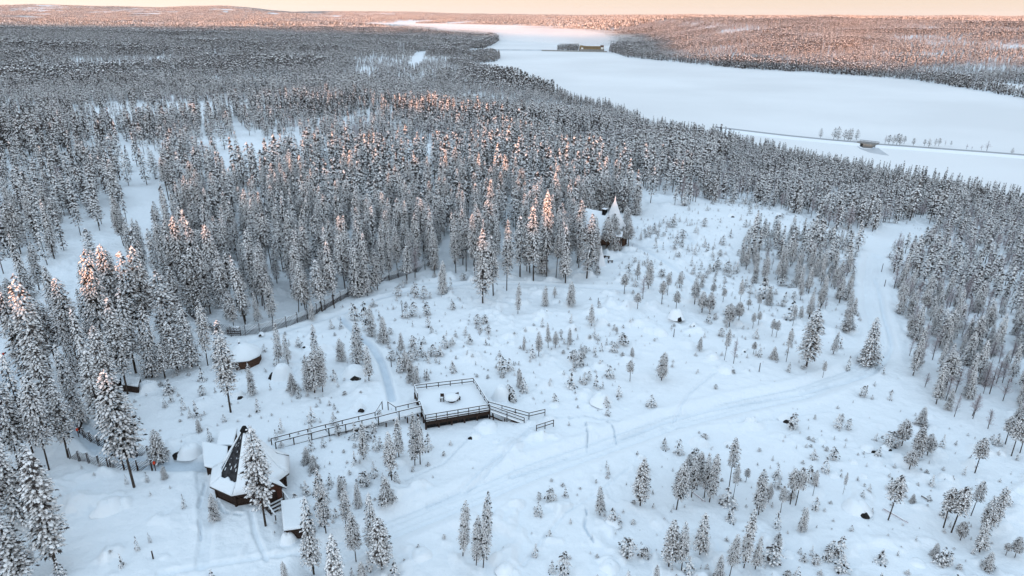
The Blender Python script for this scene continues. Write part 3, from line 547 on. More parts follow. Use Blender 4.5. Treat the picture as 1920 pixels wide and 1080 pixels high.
# stands filled in by density
rs = np.random.RandomState(12)
def regions(x, y, z):
    """trees per square metre, share of birch / spruce / sapling, height range; all from where the ground is in the photograph's outlines"""
    px, py, dep = project(x, y, z); n = len(x)
    d = np.hypot(x, y)
    bad = dep < 1
    cl = fbm(x/38, y/38, 61); cl2 = fbm(x/140, y/140, 67)
    dens = np.where(d < 420, 0.050, np.where(d < 1200, 0.034, 0.028))*(0.35+1.1*smooth(0.3, 0.55, cl))
    hmin = np.full(n, 7.5); hmax = np.full(n, 12.0); stand = fbm(x/170+5, y/95+3, 83, 2); dk = np.zeros(n)
    hv = (cl2-0.5)*8+(cl-0.5)*4; hmin += hv; hmax += hv; hmin = np.maximum(hmin, 4.0); hmax = np.maximum(hmax, hmin+2)
    st_ = smooth(200, 380, d); hmin += st_*(2.2*smooth(.55, .66, stand)-2.6*(1-smooth(.34, .44, stand))); hmax += st_*(2.0*smooth(.55, .66, stand)-3.6*(1-smooth(.34, .44, stand)))
    dens *= 1-.45*st_*((stand > .47) & (stand < .50)); dk = st_*smooth(.52, .62, stand)*.7
    birch = np.full(n, 0.05)+.35*st_*(1-smooth(.34, .42, stand)); spr = 0.35+0.3*(cl2-0.5)*2; sap = np.zeros(n)
    def put(poly, de, h0, h1, b, s, sp=0.0):
        q = in_poly(px, py, poly)
        dens[q] = de; hmin[q] = h0; hmax[q] = h1; birch[q] = b; spr[q] = s; sap[q] = sp
    # tall dense stand behind the slanted fence, up to the lodge
    put([(330, 400), (470, 335), (640, 300), (900, 310), (1080, 350), (1190, 380), (1195, 430), (1120, 500), (1080, 527), (1000, 530), (930, 530), (850, 512), (790, 500), (720, 525), (640, 560), (600, 590), (520, 618), (440, 638), (360, 600), (290, 560), (290, 470)], 0.082, 8.6, 12.7, 0.0, 0.45)
    # stand on the left of the huts
    put([(-500, 800), (-300, 800), (0, 800), (50, 720), (110, 650), (200, 610), (300, 560), (320, 570), (370, 600), (400, 650), (330, 700), (260, 745), (165, 800), (135, 900), (60, 990), (-60, 1080), (-500, 1300)], 0.020, 9.0, 12.5, 0.0, 0.3)
    # low mixed wood right of the trail and over towards the shore
    put([(1655, 540), (1680, 472), (1750, 440), (1780, 380), (2600, 480), (2600, 850), (1850, 805), (1760, 780), (1690, 720), (1668, 640)], 0.155, 3.2, 6.6, 0.42, 0.45)
    put([(1240, 395), (1330, 330), (1400, 280), (1500, 300), (1920, 390), (2600, 500), (1780, 400), (1690, 415), (1650, 442), (1590, 437), (1470, 400), (1410, 379), (1330, 380)], 0.11, 5.0, 8.8, 0.26, 0.45)
    shr = seg_dist(x, y, RIVER, True)
    q = (shr < 34) & ~in_poly(x, y, RIVER) & (d < 2500); far_ = smooth(450, 900, d[q]); hmin[q] += 3.0*far_-1.8*(1-far_); hmax[q] += 3.0*far_-2.4*(1-far_); hmin[q] = np.maximum(hmin[q], 4.5); hmax[q] = np.minimum(np.maximum(hmax[q], 6), 7.8+20*far_); spr[q] = 0.8; birch[q] = 0.02; dk[q] = .6+.1*far_; dens[q] = np.maximum(dens[q], 0.06)
    q = (shr < 260) & (d > 700) & (x > 150); birch[q] = 0.3; dens[q] = np.maximum(dens[q], 0.05)
    for poly, keep in CLEARINGS: q = in_poly(px, py, poly) & ~bad; dens[q] *= keep
    # inside the clearing
    put([(1385, 478), (1400, 440), (1440, 432), (1560, 452), (1625, 462), (1635, 560), (1612, 640), (1560, 600), (1500, 560), (1450, 545), (1390, 505)], 0.135, 2.8, 6.2, 0.14, 0.65)
    put([(1270, 470), (1290, 440), (1390, 440), (1390, 500), (1330, 490)], 0.02, 1.5, 3.5, 0.0, 0.7, 0.6)
    put([(1380, 500), (1500, 560), (1560, 600), (1560, 640), (1480, 600), (1420, 560), (1370, 520)], 0.03, 3.0, 5.0, 0.05, 0.5, 0.3)
    dens[bad] = 0.02 * 0
    inr = in_poly(x, y, RIVER) & ~in_poly(x, y, ISLE) & ~in_poly(x, y, DAM_ISLE); dens[inr] = 0; dens[z < RIVER_Z+0.15] = 0; dens[in_poly(x, y, DAM_ISLE) & (px > 1086)] = 0
    return dens, hmin, hmax, birch, spr, sap, dk, px, py, dep
def candidates(r0_, r1_, step_, amax=50):
    k = int((2*r1_)/step_)+1
    if r1_ > 400: xs_, ys_ = np.meshgrid(np.arange(-r1_*0.82, r1_*0.82, step_), np.arange(0, r1_, step_))
    else: xs_, ys_ = np.meshgrid(np.arange(-r1_, r1_, step_), np.arange(-20, r1_, step_))
    x = xs_.ravel()+rs.uniform(-.5, .5, xs_.size)*step_; y = ys_.ravel()+rs.uniform(-.5, .5, xs_.size)*step_
    d = np.hypot(x, y); q = (d >= r0_) & (d < r1_) & (np.degrees(np.arctan2(np.abs(x), y)) < amax)
    return x[q], y[q]
BLOCK = [(c[0], c[1], r*0.85) for c, r in FLAT]
def clear_of(x, y, extra=0.0, spacing=True):
    ok = np.ones(len(x), bool)
    for k_, (pts, wd, dp, b_, f_) in PATHS.items():
        q = (x > min(p[0] for p in pts)-6) & (x < max(p[0] for p in pts)+6) & (y > min(p[1] for p in pts)-6) & (y < max(p[1] for p in pts)+6)
        if q.any(): ok[q] &= seg_dist(x[q], y[q], pts) > wd*0.6+0.5+extra
    for cx_, cy_, r_ in BLOCK: ok &= np.hypot(x-cx_, y-cy_) > r_
    return ok
ALL = {k: [] for k in (P_, S_, B_, Y_)}     # x y z h ws proto label
for kd, x, y, z, h, ws, pr, lb in PLACED: ALL[kd].append((x, y, z, h, ws, pr, lb))
for (ra, rb, st, am) in ((45, 420, 1.9, 52), (420, 1300, 2.8, 44), (1300, 2900, 4.6, 43)):
    x, y = candidates(ra, rb, st, am); z = ground(x, y)
    de, h0, h1, bi, sp, sa, dk, px, py, dep = regions(x, y, z)
    keep = rs.rand(len(x)) < de*st*st; keep &= clear_of(x, y, 0.6) if ra < 100 else True
    x, y, z, h0, h1, bi, sp, sa, dk, px, py = [v[keep] for v in (x, y, z, h0, h1, bi, sp, sa, dk, px, py)]
    if ra < 100:       # keep hand-placed trees free
        pl = np.array([(p[1], p[2]) for p in PLACED if p[4] > 3]); okp = np.ones(len(x), bool)
        for (a, b) in pl: okp &= (np.hypot(x-a, y-b) > 1.5)
        x, y, z, h0, h1, bi, sp, sa, dk, px, py = [v[okp] for v in (x, y, z, h0, h1, bi, sp, sa, dk, px, py)]
    n = len(x); hh = h0+(h1-h0)*rs.rand(n)**0.8; u = rs.rand(n); ws = rs.uniform(0.75, 1.15, n)
    for i in range(n):
        kd = B_ if u[i] < bi[i] else (S_ if u[i] < bi[i]+sp[i] else P_)
        if sa[i] and rs.rand() < sa[i]: kd = Y_
        hi_ = hh[i]*(1.0 if kd != B_ else 0.8)
        w_ = ws[i]*((1.0 if hi_ > 8 else 1.45) if ra < 100 else (1.3 if ra < 1000 else 1.55))
        if ra < 100 and rs.rand() < 0.07: hi_ *= 1.16
        pr_ = rs.randint(0, 4 if kd == S_ else len(KIND[(kd, 0)]))
        if kd == P_ and pr_ == 3 and rs.rand() < .6: pr_ = 2
        if rs.rand() < dk[i]: kd = S_; pr_ = 4+rs.randint(0, 2)
        ALL[kd].append((x[i], y[i], z[i], hi_, w_, pr_, None))
# saplings over the clearing
x, y = candidates(50, 300, 1.5, 42); z = ground(x, y); px, py, dep = project(x, y, z)
q = in_poly(px, py, CLEARINGS[8][0]) & clear_of(x, y); x, y, z, px, py = [v[q] for v in (x, y, z, px, py)]
cl = fbm(x/13, y/13, 71); dn = 0.035+0.20*smooth(0.48, 0.70, cl)
for poly, f in (([(640, 560), (860, 540), (900, 640), (840, 700), (640, 720)], 2.0), ([(860, 600), (1130, 620), (1120, 750), (900, 740)], 2.6), ([(960, 780), (1240, 800), (1100, 900), (800, 1000), (760, 900)], 0.06), ([(140, 900), (400, 900), (560, 1080), (0, 1080)], 0.04),
                ([(1240, 700), (1600, 710), (1240, 800), (1060, 860)], 0.15), ([(1200, 540), (1500, 600), (1450, 700), (1200, 680)], 0.8), ([(1440, 760), (1920, 800), (1920, 1080), (1440, 1080)], 1.7), ([(1180, 820), (1440, 800), (1440, 1080), (1000, 1080)], 0.5), ([(1240, 395), (1600, 440), (1400, 450)], 0.7), ([(900, 540), (1150, 545), (1100, 600), (900, 600)], 0.15)):
    dn[in_poly(px, py, poly)] *= f
keep = rs.rand(len(x)) < dn*2.25
tiny = (rs.rand(len(x)) < np.clip(dn*3.0, .03, .22)*2.25) & ~keep
for i in np.nonzero(tiny)[0]: ALL[Y_].append((x[i], y[i], z[i], 0.22+0.55*rs.rand()**1.5, rs.uniform(.9, 2.1), rs.randint(0, 5), None))
for i in np.nonzero(keep)[0]:
    h = 0.35+2.1*rs.rand()**1.9
    ALL[Y_].append((x[i], y[i], z[i], h, rs.uniform(.8, 1.6), rs.randint(0, 5), None))

# ------------------------------------------------------------------ individuals and the mass behind them
ISPOTS = [((470, 900), 'the dark-roofed hut'), ((455, 665), 'the small round hut'), ((850, 760), 'the wooden deck'), ((1140, 430), 'the white-spired lodge'), ((600, 790), 'the long walkway'), ((560, 960), 'the flat-roofed shed'),
          ((1125, 490), 'the small white tipi'), ((600, 590), 'the middle of the slanted pole fence'), ((400, 620), 'the near end of the slanted pole fence'), ((780, 510), 'the far end of the slanted pole fence'), ((215, 870), 'the fenced way'),
          ((1020, 795), 'the short rail beside the deck ramp'), ((1610, 965), 'the dark-mouthed boulder on the right slope'), ((1268, 595), 'the domed boulder in the clearing'), ((1125, 748), 'the smooth white boulder above the trail'), ((1622, 735), 'the leaning marker stake by the trail'),
          ((318, 470), 'the wooden power line frame'), ((382, 392), 'the forked power pole'), ((245, 715), 'the hidden shelter roofs'), ((1655, 640), 'the outer bend of the trail'), ((1512, 680), 'the largest lone pine by the trail bend'), ((1200, 950), 'the lone dense pine of the lower slope'),
          ((1400, 500), 'the young thicket inside the trail bend'), ((1700, 430), 'the upper fork of the trail'), ((905, 565), 'the broad pines by the path'), ((1780, 990), 'the wide round-crowned pine pair'), ((1420, 390), 'the snowy ridge top'), ((1300, 920), 'the loose cluster on the lower slope'), ((1110, 612), 'the lone spruce mid-clearing'), ((1900, 640), 'the right edge of the low mixed wood'), ((300, 340), 'the snowy gap by the power line'), ((28, 600), 'the marked road on the far left'), ((945, 745), 'the big boulder behind the deck'), ((662, 697), 'the flat boulder by the icy path')]
IW = []
for (a, b), nm in ISPOTS:
    gx, gy = gpt(a, b); IW.append((gx, gy, nm))
ORD = ['nearest', 'second nearest', 'third nearest', 'fourth nearest', 'fifth nearest', 'sixth nearest', 'seventh nearest', 'eighth nearest']
CATS = {P_: ('pine_tree', 'pine tree', 'snow-laden pine'), S_: ('spruce_tree', 'spruce tree', 'snow-laden spruce'), B_: ('birch_tree', 'birch tree', 'pale rimed birch'), Y_: ('conifer_sapling', 'sapling', 'snow-dusted sapling')}
REG_MASS = {P_: 'snow-laden pines covering the wooded slopes out to the river', S_: 'snow-laden spruces mixed through the forest and along the shore', B_: 'bare rimed birches scattered through the low woods', Y_: 'small saplings poking through the snow of the clearing'}
counts = {}
for kd in (P_, S_, B_, Y_):
    L = ALL[kd]; A = np.array([l[:6] for l in L], float); lab = [l[6] for l in L]
    # round trees only where they are really seen: crown top inside the frame
    px, py, dep = project(A[:, 0], A[:, 1], A[:, 2]+A[:, 3]*0.7)
    size = A[:, 3]*A[:, 4]**0.5/np.maximum(dep, 1); vis = (px > 0) & (px < 1920) & (py > 0) & (py < 1080) & (dep > 5)
    # trees hidden low inside a dense stand count for less
    key = np.where(vis, size, -1); key += np.array([10 if (l and v) else 0 for l, v in zip(lab, vis)])
    nplaced = sum(1 for p in PLACED if p[0] == kd); key[:nplaced] += np.where(vis[:nplaced], 0.02, 0)
    order = np.argsort(-key); chosen = [i for i in order[:298] if key[i] > 0]
    cs = set(chosen); name, cat, word = CATS[kd]; used = {}
    # nearest landmark and rank
    rank = {}
    for i in chosen:
        dl = [math.hypot(A[i, 0]-g[0], A[i, 1]-g[1]) for g in IW]; k = int(np.argmin(dl)); rank.setdefault(k, []).append((dl[k], i))
    text = {}
    for k, lst in rank.items():
        lst.sort(); hs = [A[i, 3] for _, i in lst]
        for r_, (dd, i) in enumerate(lst):
            if lab[i]: text[i] = (lab[i], None); continue
            un = [q for q in lst if not lab[q[1]]]; r2 = [q[1] for q in un].index(i); rel = A[i, 3]/np.median(hs)
            if r2 < 8: text[i] = ('%s, %s one to %s' % (word, ORD[r2], IW[k][2]), None)
            else:
                sz = 'taller ' if rel > 1.12 else ('shorter ' if rel < 0.88 else '')
                text[i] = ('%s%s among the many around %s' % (sz, word, IW[k][2]), '%ss around %s' % (word, IW[k][2]))
    for i in chosen:
        x, y, z, h, ws, pr = A[i]; pr = int(pr); s = h/REFH[kd]; dpt = dep[i]
        lod = 0 if dpt < 200 else 1
        if kd == Y_: lod = 0 if dpt < 120 else 1
        root = empty(name, (x, y, z-0.05), rs.rand()*6.28); root.scale = (s*ws, s*ws, s)
        root.rotation_euler.x = rs.normal(0, 0.028); root.rotation_euler.y = rs.normal(0, 0.028)
        tag(root, text[i][0], cat, text[i][1] or '%ss standing one by one' % word)
        for nm_, me in zip(('crown', 'trunk'), KIND[(kd, lod)][pr]):
            c = bpy.data.objects.new(nm_, me); COL.objects.link(c); c.parent = root
    rest = np.array([i for i in range(len(L)) if i not in cs])
    counts[kd] = (len(chosen), len(rest))
    if len(rest):
        B = A[rest]; dd = np.hypot(B[:, 0], B[:, 1])
        npz = len(KIND[(kd, 0)]); lods = (0, 1, 2) if kd != Y_ else (0, 1)
        meshes = [joined(kd, l, i) for l in lods for i in range(npz)]
        lod = np.where(dd < 150, 0, np.where(dd < 700, 1, 2)) if kd != Y_ else np.where(dd < 120, 0, 1)
        s = B[:, 3]/REFH[kd]; n = len(B)
        stuff_instances({P_: 'pine_forest', S_: 'spruce_forest', B_: 'birch_wood', Y_: 'young_growth'}[kd], REG_MASS[kd], {P_: 'forest', S_: 'forest', B_: 'wood', Y_: 'undergrowth'}[kd],
            np.stack([B[:, 0], B[:, 1], B[:, 2]-0.05], 1), np.stack([rs.normal(0, .02, n), rs.normal(0, .02, n), rs.rand(n)*6.28], 1), np.stack([s*B[:, 4], s*B[:, 4], s], 1), lod*npz+B[:, 5].astype(int), meshes)
print('TREES', counts)

# far woods beyond, built as plots of many small trees
def plot_mesh(seed, size, n, hm):
    rng = random.Random(seed); V, F, MI = [], [], []
    for _ in range(n):
        x, y = rng.uniform(-size/2, size/2), rng.uniform(-size/2, size/2); h = hm*rng.uniform(.65, 1.2); r = h*rng.uniform(.14, .24); z0 = h*.15; a0 = rng.random()*6.28
        for (zb, zt, rr_) in ((z0, h*.68, r), (h*.42, h, r*.72)):
            k = len(V); m = 5
            for i in range(m):
                t = a0+i*6.283/m; q = rr_*rng.uniform(.6, 1.3); V.append((x+math.cos(t)*q, y+math.sin(t)*q, zb+rng.uniform(-.08, .08)*h))
            V.append((x+rng.uniform(-.2, .2)*r, y+rng.uniform(-.2, .2)*r, zt))
            for i in range(m): F.append((k+i, k+(i+1) % m, k+m)); MI.append(0 if rng.random() < .30 else (1 if rng.random() < .62 else 2))
            a0 += .6
    return raw_mesh('plot', V, F, MI, [M['tree_snow'], M['needles'], M['far_frost']])
plots = [plot_mesh(900+i, 76, (150, 120, 90, 60)[i], (11, 11, 9, 8)[i]) for i in range(4)]
PS = 66.0
xs_, ys_ = np.meshgrid(np.arange(-13500, 13500, PS), np.arange(1800, 17500, PS))
x = xs_.ravel()+rs.uniform(-.3, .3, xs_.size)*PS; y = ys_.ravel()+rs.uniform(-.3, .3, xs_.size)*PS; d = np.hypot(x, y)
q = (d > 2900) & (d < 17000) & (np.degrees(np.arctan2(np.abs(x), y)) < 42); x, y = x[q], y[q]
z = land(x, y); d = np.hypot(x, y); q = ~in_poly(x, y, RIVER) & (seg_dist(x, y, RIVER, True) > 40)
bog = fbm(x/420, y/260, 91); dnse = fbm(x/300, y/300, 95)
q &= (bog < 0.68) & ((d < 7000) | (rs.rand(len(x)) < 0.85)); x, y, z, bog, dnse = x[q], y[q], z[q], bog[q], dnse[q]
idx = np.clip(((1-dnse)*6-1.3+rs.normal(0, .5, len(x))).astype(int), 0, 3); idx = np.where(bog > 0.62, 3, idx); n = len(x)
far_scale = rs.uniform(.9, 1.15, n)
# tilt each plot with the slope under it
e = 25.0; gx = (land(x+e, y)-land(x-e, y))/(2*e); gy = (land(x, y+e)-land(x, y-e))/(2*e)
stuff_instances('far_forest', 'endless snowy forest fading into the distance beyond the river', 'forest', np.stack([x, y, z], 1), np.stack([np.arctan(gy), -np.arctan(gx), np.zeros(n)], 1), np.stack([far_scale]*3, 1), idx, plots)
print('PLOTS', n)


# ------------------------------------------------------------------ dark-roofed hut
def sub(px, py, z): x, y = on_plane(px, py, z); return np.array([x, y])
def ring(c, r, a0, n, z): return [(c[0]+math.cos(a0+i*2*math.pi/n)*r, c[1]+math.sin(a0+i*2*math.pi/n)*r, z) for i in range(n)]
def local(pts, o): return [(p[0]-o[0], p[1]-o[1], p[2]-o[2]) for p in pts]
gx0, gy0 = gpt(470, 905); g0 = gz(gx0, gy0); EZ = g0+1.75
c = sub(470, 882, EZ); RK = 1.04*float(np.linalg.norm(sub(544, 874, EZ)-c)); v0 = sub(403, 908, EZ)-c; A0 = math.atan2(v0[1], v0[0])
hut = empty('octagonal_hut', (c[0], c[1], g0-.35)); tag(hut, 'large octagonal timber hut with steep black roof half covered in snow', 'hut')
APEX = 7.3
mb = MB(); lo = ring((0, 0), RK*.88, A0, 8, -1.2); hi = ring((0, 0), RK*.88, A0, 8, 2.25)
mb.add(lo+hi, [(i, (i+1) % 8, 8+(i+1) % 8, 8+i) for i in range(8)]+[tuple(range(7, -1, -1)), tuple(range(8, 16))], M['timber'])
for i in range(8): mb.tube(lo[i], hi[i], .16, .16, M['timber'], 6)
for i in range(8):
    for z in (0.5, 1.3):
        a, b = Vector(lo[i]), Vector(lo[(i+1) % 8]); mb.beam((a.x*1.012, a.y*1.012, z), (b.x*1.012, b.y*1.012, z), .06, .10, M['timber'])
mb.build('wall', hut)
def face_pt(i, t, k):
    """point on roof face i: t along eave 0..1, k up 0..1"""
    prof = lambda k: (RK*(1-.28*k/.18) if k < .18 else RK*.72*(1-(k-.18)/.82)+.22*(k-.18)/.82, 2.1+(.75*k/.18 if k < .18 else .75+(APEX-2.85)*(k-.18)/.82))
    r, z = prof(k); a, b = A0+i*math.pi/4, A0+(i+1)*math.pi/4
    return Vector(((math.cos(a)*(1-t)+math.cos(b)*t)*r, (math.sin(a)*(1-t)+math.sin(b)*t)*r, z))
mb = MB()
for i in range(8):
    q = [face_pt(i, 0, 0), face_pt(i, 1, 0), face_pt(i, 1, .18), face_pt(i, 0, .18), face_pt(i, 1, 1), face_pt(i, 0, 1)]
    mb.add(q, [(0, 1, 2, 3), (3, 2, 4, 5)], M['felt'])
    mb.beam(face_pt(i, 0, 0), face_pt(i, 0, .18), .12, .08, M['felt']); mb.beam(face_pt(i, 0, .18), face_pt(i, 0, 1), .12, .08, M['felt'])
    mb.beam(face_pt(i, 0, 0)+Vector((0, 0, -.1)), face_pt(i, 1, 0)+Vector((0, 0, -.1)), .06, .2, M['timber'])
roof = mb.build('roof', hut)
rk = random.Random(4)
def snow_sheet(name, i, t0, t1, k0, k1, th=.16, parent=None, res=9, rag=.06):
    """wind-packed snow lying on one roof face, ragged at its edges"""
    V, F = [], []; n = (face_pt(i, 1, .5)-face_pt(i, 0, .5)).cross(face_pt(i, .5, 1)-face_pt(i, .5, .2)).normalized()
    if n.z < 0: n = -n
    for a in range(res+1):
        for b in range(res+1):
            t = t0+(t1-t0)*b/res; k = k0+(k1-k0)*a/res
            if 0 < a < res and b in (0, res) and t not in (0, 1): t += rk.uniform(-rag, rag)
            if a in (0, res) and k > .02: k += rk.uniform(-rag, rag)*.7
            k = min(max(k, 0), 1); edge = a in (0, res) or b in (0, res)
            V.append(face_pt(i, min(max(t, 0), 1), k)+n*(th*(.55 if edge else rk.uniform(.8, 1.2))))
    m = len(V); V += [v-n*(th*.53) for v in V]; w_ = res+1
    for a in range(res):
        for b in range(res):
            p = a*w_+b; F.append((p, p+1, p+w_+1, p+w_)); F.append((m+p+w_, m+p+w_+1, m+p+1, m+p))
    for a in range(res):
        F += [(a, a+m, a+1+m, a+1), (res*w_+a+1, res*w_+a+1+m, res*w_+a+m, res*w_+a), ((a+1)*w_, (a+1)*w_+m, a*w_+m, a*w_), (a*w_+res, a*w_+res+m, (a+1)*w_+res+m, (a+1)*w_+res)]
    return V, F
sn = MB()
DARK = 0
for i in range(8):
    if i == DARK:
        V, F = snow_sheet('s', i, .0, 1.0, 0, .2); sn.add(V, F, M['snow'])
        pass
        for _ in range(16):
            t, k = rk.uniform(.05, .85), rk.uniform(.28, .93); d_ = rk.uniform(.006, .02); V, F = snow_sheet('s', i, t, t+rk.uniform(.02, .05), k, k+rk.uniform(.01, .06), .05, res=2, rag=.01); sn.add(V, F, M['snow'])
    elif i == 7:
        V, F = snow_sheet('s', i, 0, 1, 0, .22); sn.add(V, F, M['snow']); V, F = snow_sheet('s', i, 0, .45, .2, .97, .1); sn.add(V, F, M['snow'])
        V, F = snow_sheet('s', i, .7, .92, .2, .6, .07); sn.add(V, F, M['snow'])
    elif i == 3:
        V, F = snow_sheet('s', i, 0, .93, 0, 1.0, .2); sn.add(V, F, M['snow'])
    else:
        V, F = snow_sheet('s', i, 0, 1, 0, 1.0, .2); sn.add(V, F, M['snow'])
sn.build('roof_snow', hut, smooth=True)
mb = MB(); mb.tube((0, 0, APEX-.75), (0, 0, APEX+.05), .5, .34, M['black'], 10); mb.tube((0, 0, APEX+.05), (0.05, 0, APEX+.55), .46, .22, M['black'], 10); mb.build('smoke_hood', hut)
# gabled porch with steps
pd = sub(505, 925, g0+1.0)-c; pa = math.atan2(pd[1], pd[0]); ux, uy = math.cos(pa), math.sin(pa); sx, sy = -uy, ux
def L(o, s, z): return (ux*o+sx*s, uy*o+sy*s, z)
ro, ri = RK*1.18, RK*.72
mb = MB()
mb.add([L(ro-.25, -1.1, -.8), L(ro-.25, 1.1, -.8), L(ro-.25, 1.1, 2.0), L(ro-.25, 0, 3.2), L(ro-.25, -1.1, 2.0), L(ri, -1.1, -.8), L(ri, 1.1, -.8), L(ri, 1.1, 2.0), L(ri, 0, 3.2), L(ri, -1.1, 2.0)],
       [(0, 1, 2, 3, 4), (9, 8, 7, 6, 5), (0, 4, 9, 5), (1, 6, 7, 2)], M['red_timber'])
po = mb.build('porch', hut)
mb = MB(); mb.box(L(ro-.22, 0, .95), (.08, .95, 1.9), M['timber'], pa); mb.build('door', hut)
mb = MB()
for s_ in (-1, 1):
    q = [L(ro+.15, 0, 3.42), L(ri, 0, 3.42), L(ri, s_*1.45, 1.85), L(ro+.15, s_*1.45, 1.85)]
    q = q if s_ > 0 else q[::-1]; mb.slab([tuple(v) for v in q], .1, M['felt'])
    q2 = [(v[0], v[1], v[2]+.19) for v in q]; mb.slab(q2, .17, M['snow'])
mb.build('porch_roof', hut)
mb = MB()
for k in range(6): mb.box(L(ro+.1+k*.42, 0, .72-k*.14), (.34, 1.9, .08), M['timber'], pa); mb.box(L(ro+.07+k*.42, 0, .79-k*.14), (.20, 1.8, .06), M['snow'], pa)
for s_ in (-1.0, 1.0): mb.beam(L(ro, s_, .6), L(ro+2.5, s_, -.25), .09, .22, M['timber'])
mb.build('steps', hut)
for s_ in (-1.05, 1.05):
    mb = MB(); mb.beam(L(ro, s_, 1.7), L(ro+2.3, s_, .95), .09, .09, M['timber']); mb.beam(L(ro, s_, 1.79), L(ro+2.3, s_, 1.04), .13, .09, M['snow'])
    for k in (0.1, 1.2, 2.25): mb.beam(L(ro+k, s_, -.5), L(ro+k, s_, 1.7-k*.33), .09, .09, M['timber'])
    mb.build('handrail', hut)
# flat-roofed outbuildings
def shed(name, label, cat, quad_px, h_, mat, over=.18, snowt=.3, tilt=0.0):
    """box under a snow-covered flat roof; the four roof corners come from the photograph"""
    mx = sum(p[0] for p in quad_px)/4; my = sum(p[1] for p in quad_px)/4
    a, b = on_plane(mx, my, 2.0); g = gz(a, b); zt = g+h_+snowt
    Q = [sub(p[0], p[1], zt) for p in quad_px]; cc = sum(Q)/4; root = empty(name, (cc[0], cc[1], g)); tag(root, label, cat)
    Q = [q-cc for q in Q]; area = sum(Q[i][0]*Q[(i+1) % 4][1]-Q[(i+1) % 4][0]*Q[i][1] for i in range(4))
    if area < 0: Q = Q[::-1]
    mb = MB(); n = [q*(1-over) for q in Q]; mb.slab([(q[0], q[1], h_-.12) for q in n], h_+1.0, mat)
    for q in n: mb.beam((q[0], q[1], -.9), (q[0], q[1], h_-.13), .14, .14, M['timber'])
    mb.build('wall', root)
    mb = MB(); mb.slab([(q[0], q[1], h_) for q in Q], .118, M['timber']); mb.build('roof', root)
    mb = MB(); T1 = [(q[0], q[1], h_+.004) for q in Q]; T2 = [(q[0]*1.03, q[1]*1.03, h_+snowt*.7) for q in Q]; T3 = [(q[0]*.9, q[1]*.9, h_+snowt) for q in Q]
    V = T1+T2+T3; F = [(i, (i+1) % 4, 4+(i+1) % 4, 4+i) for i in range(4)]+[(4+i, 4+(i+1) % 4, 8+(i+1) % 4, 8+i) for i in range(4)]+[(8, 9, 10, 11), (3, 2, 1, 0)]
    mb.add(V, F, M['snow']); mb.build('roof_snow', root, smooth=False); return root
shed('annexe', 'low timber outbuilding under flat snow beside the dark-roofed hut, nearer the fenced way', 'outbuilding', [(379, 826), (426, 836), (424, 880), (383, 871)], 1.7, M['timber'])
shed('annexe', 'snow-covered low outbuilding just behind the dark-roofed hut', 'outbuilding', [(412, 806), (444, 800), (436, 832), (406, 832)], 1.3, M['timber'])
shed('storage_shed', 'flat-roofed shed under smooth snow beside the steps of the dark-roofed hut', 'shed', [(527, 938), (572, 930), (582, 984), (532, 991)], 1.6, M['timber'])
shed('shelter', 'small dark shelter half hidden under the pines, nearer the white snow heap', 'shelter', [(228, 703), (262, 706), (258, 722), (228, 718)], 1.1, M['timber'], .05)
shed('shelter', 'low lean-to roof between pine trunks behind the little shelter', 'shelter', [(190, 700), (225, 704), (222, 714), (190, 712)], 1.1, M['timber'], .05)

# ------------------------------------------------------------------ small round hut
gx1, gy1 = gpt(455, 678); g1 = gz(gx1, gy1); e1 = g1+1.35; c1 = sub(456, 664, e1); r1 = float(np.linalg.norm(sub(488, 664, e1)-c1)); v1 = sub(444, 677, e1)-c1; a1 = math.atan2(v1[1], v1[0])
sh = empty('round_hut', (c1[0], c1[1], g1)); tag(sh, 'small round hut with brown boarded wall and smooth white snow dome roof', 'hut')
mb = MB(); lo = ring((0, 0), r1*.97, a1, 9, -.5); hi = ring((0, 0), r1*.97, a1, 9, 1.2); mb.add(lo+hi, [(i, (i+1) % 9, 9+(i+1) % 9, 9+i) for i in range(9)]+[tuple(range(8, -1, -1))], M['log'])
for z in (.2, .55, .9):
    for i in range(9): mb.beam((lo[i][0]*1.01, lo[i][1]*1.01, z), (lo[(i+1) % 9][0]*1.01, lo[(i+1) % 9][1]*1.01, z), .03, .04, M['timber'])
mb.build('wall', sh)
mb = MB(); a = ring((0, 0), r1*1.03, a1, 9, 1.2); b = ring((0, 0), r1*1.03, a1, 9, 1.3); t_ = ring((0, 0), .25, a1, 9, 2.7)
mb.add(a+b+t_, [(i, (i+1) % 9, 9+(i+1) % 9, 9+i) for i in range(9)]+[(9+i, 9+(i+1) % 9, 18+(i+1) % 9, 18+i) for i in range(9)]+[tuple(range(8, -1, -1)), tuple(range(18, 27))], M['timber']); mb.build('roof', sh)
def dome_snow(prof, a0, n, jit=.02):
    V, F = [], []; rd = random.Random(9); m = n*3
    for (r, z) in prof:
        for i in range(m):
            k, f = divmod(i, 3); p = Vector((math.cos(a0+k*2*math.pi/n), math.sin(a0+k*2*math.pi/n), 0)).lerp(Vector((math.cos(a0+(k+1)*2*math.pi/n), math.sin(a0+(k+1)*2*math.pi/n), 0)), f/3)
            s_ = 1/p.length if r < r1*.6 else 1; s_ = s_*.5+.5; V.append((p.x*r*s_, p.y*r*s_, z+rd.uniform(-jit, jit)))
    for j in range(len(prof)-1):
        for i in range(m): F.append((j*m+i, j*m+(i+1) % m, (j+1)*m+(i+1) % m, (j+1)*m+i))
    F.append(tuple(range(m-1, -1, -1))); F.append(tuple(range((len(prof)-1)*m, len(prof)*m))); return V, F
mb = MB(); V, F = dome_snow([(r1*1.03, 1.305), (r1*1.09, 1.38), (r1*1.07, 1.6), (r1*.9, 1.95), (r1*.62, 2.45), (r1*.35, 2.85), (r1*.14, 3.08), (.08, 3.12)], a1, 9); mb.add(V, F, M['snow']); mb.build('roof_snow', sh, smooth=True)
